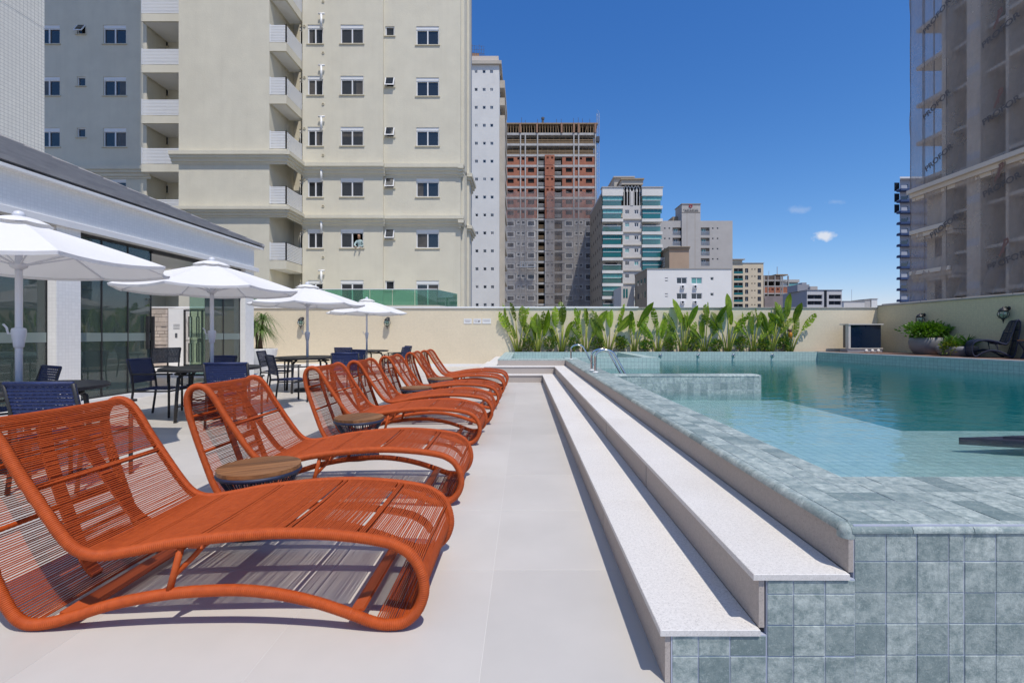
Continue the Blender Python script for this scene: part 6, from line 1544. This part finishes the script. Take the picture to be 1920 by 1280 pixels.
# ------------------------------------------------------------------ ponytail palm in tall white pot
y = 14.3; PP = thing('potted_palm', 'ponytail palm with drooping leaves in tall white pot', 'potted plant', (PX(486, y), y, 0))
MB().lathe([(0.001, 0.0), (0.34, 0.0), (0.37, 0.02), (0.46, 0.45), (0.50, 0.66), (0.50, 0.69), (0.46, 0.69), (0.45, 0.62), (0.001, 0.62)], 32).build('pot', M['white'], PP, True, local=True)
MB().lathe([(0.001, 0.0), (0.445, 0.0)], 24, (0, 0, 0.625)).build('soil', M['soil'], PP, local=True)
m = MB()
tops = []
for (dx, dy, hh) in ((-0.10, 0, 0.72), (0.06, 0.03, 0.95), (0.10, -0.05, 0.60)):
    m.tube([(dx * 0.3, dy * 0.3, 0.6), (dx * 0.5, dy, 0.85), (dx, dy * 2, 0.6 + hh * 0.8), (dx * 1.2, dy * 2, 0.6 + hh)], [0.09, 0.05, 0.035, 0.03], 8); tops.append((dx * 1.2, dy * 2, 0.6 + hh))
m.build('trunk', M['bark'], PP, True, local=True)
M['pony'] = leaf_mat('ponytail_leaf', (0.13, 0.22, 0.045), (0.07, 0.14, 0.03), 0.5, 0.2, 0.1)
random.seed(8); m = MB()
for (tx, ty, tz) in tops:
    for k in range(150):
        a = random.uniform(0, 2 * math.pi); el = random.uniform(0.1, 1.35); L = random.uniform(0.45, 0.8); d = Vector((math.cos(a) * math.cos(el), math.sin(a) * math.cos(el), math.sin(el)))
        sd = Vector((-math.sin(a), math.cos(a), 0)); prev = None; p = Vector((tx, ty, tz)); v = d * L / 7
        for q in range(8):
            w = 0.010 * (1 - (q / 7.5) ** 1.5) + 0.001; cur = (p + sd * w, p - sd * w)
            if prev: m.quad(prev[0], prev[1], cur[1], cur[0])
            prev = cur; p = p + v; v = v + Vector((0, 0, -0.028)) * (L + 0.3)
m.build('foliage', M['pony'], PP, local=True)
# ------------------------------------------------------------------ grey bowl planters on the deck
M['pot'] = pmat('grey_pot', (0.22, 0.215, 0.235), 0.5, (0.18, 0.175, 0.19), 3, bump=0.1, bscale=30)  # grey darkened to carry the shade the bush casts on the bowl
y = 14.0; x = 11.86
Q1 = thing('planter', 'round grey bowl planter with dense bright green bush', 'planter', (x, y, CZ))
MB().lathe([(0.001, 0.0), (0.22, 0.0), (0.30, 0.04), (0.40, 0.22), (0.42, 0.38), (0.40, 0.50), (0.37, 0.52), (0.36, 0.46), (0.001, 0.44)], 32).build('bowl', M['pot'], Q1, True, local=True)
foliage(1700, 0.72, 0.46, 0.27, 0.10, 0.055, 3, [M['shrub'], M['croton']], shell=0.3).build('foliage', [leaf_mat('bright_leaf', (0.16, 0.30, 0.02), (0.06, 0.16, 0.015), 0.35, 0.3, 0.1), M['shrub']], Q1, loc=(0.02, -0.05, 0.72), local=True)
random.seed(4); m = MB()
for k in range(9): m.tube([(random.uniform(-.15, .15), random.uniform(-.15, .15), 0.44), (random.uniform(-.4, .4), random.uniform(-.3, .2), 0.75)], 0.009, 5)
m.build('stems', M['bark'], Q1, local=True)
y = 13.0; x = 11.85
Q2 = thing('planter', 'low grey oval planter with spiky small plants beside navy lounger', 'planter', (x, y, CZ))
MB().lathe([(0.001, 0.0), (0.30, 0.0), (0.38, 0.05), (0.44, 0.18), (0.44, 0.27), (0.40, 0.29), (0.38, 0.24), (0.001, 0.23)], 32).build('bowl', M['pot'], Q2, True, local=True)
random.seed(9); m = MB()
for (cx_, cy_, r_) in ((-0.28, -0.1, 0.3), (-0.05, 0.05, 0.34), (0.24, -0.05, 0.32)):
    for k in range(70):
        a = random.uniform(0, 6.28); el = random.uniform(0.15, 1.3); d = Vector((math.cos(a) * math.cos(el), math.sin(a) * math.cos(el), math.sin(el))); sd = Vector((-math.sin(a), math.cos(a), 0)); L = r_ * random.uniform(0.7, 1.25); p = Vector((cx_, cy_, 0.27 + random.uniform(0, 0.12)))
        m.add([p, p + d * L * 0.5 + sd * 0.016, p + d * L + Vector((0, 0, -0.05)), p + d * L * 0.5 - sd * 0.016], [(0, 1, 2), (0, 2, 3)])
m.build('foliage', [M['shrub']], Q2, local=True)
foliage(260, 0.2, 0.16, 0.22, 0.09, 0.05, 77, [M['croton'], M['shrub']], shell=0.2).build('trailing_foliage', [M['croton'], M['shrub']], Q2, loc=(-0.36, -0.16, 0.28), local=True)
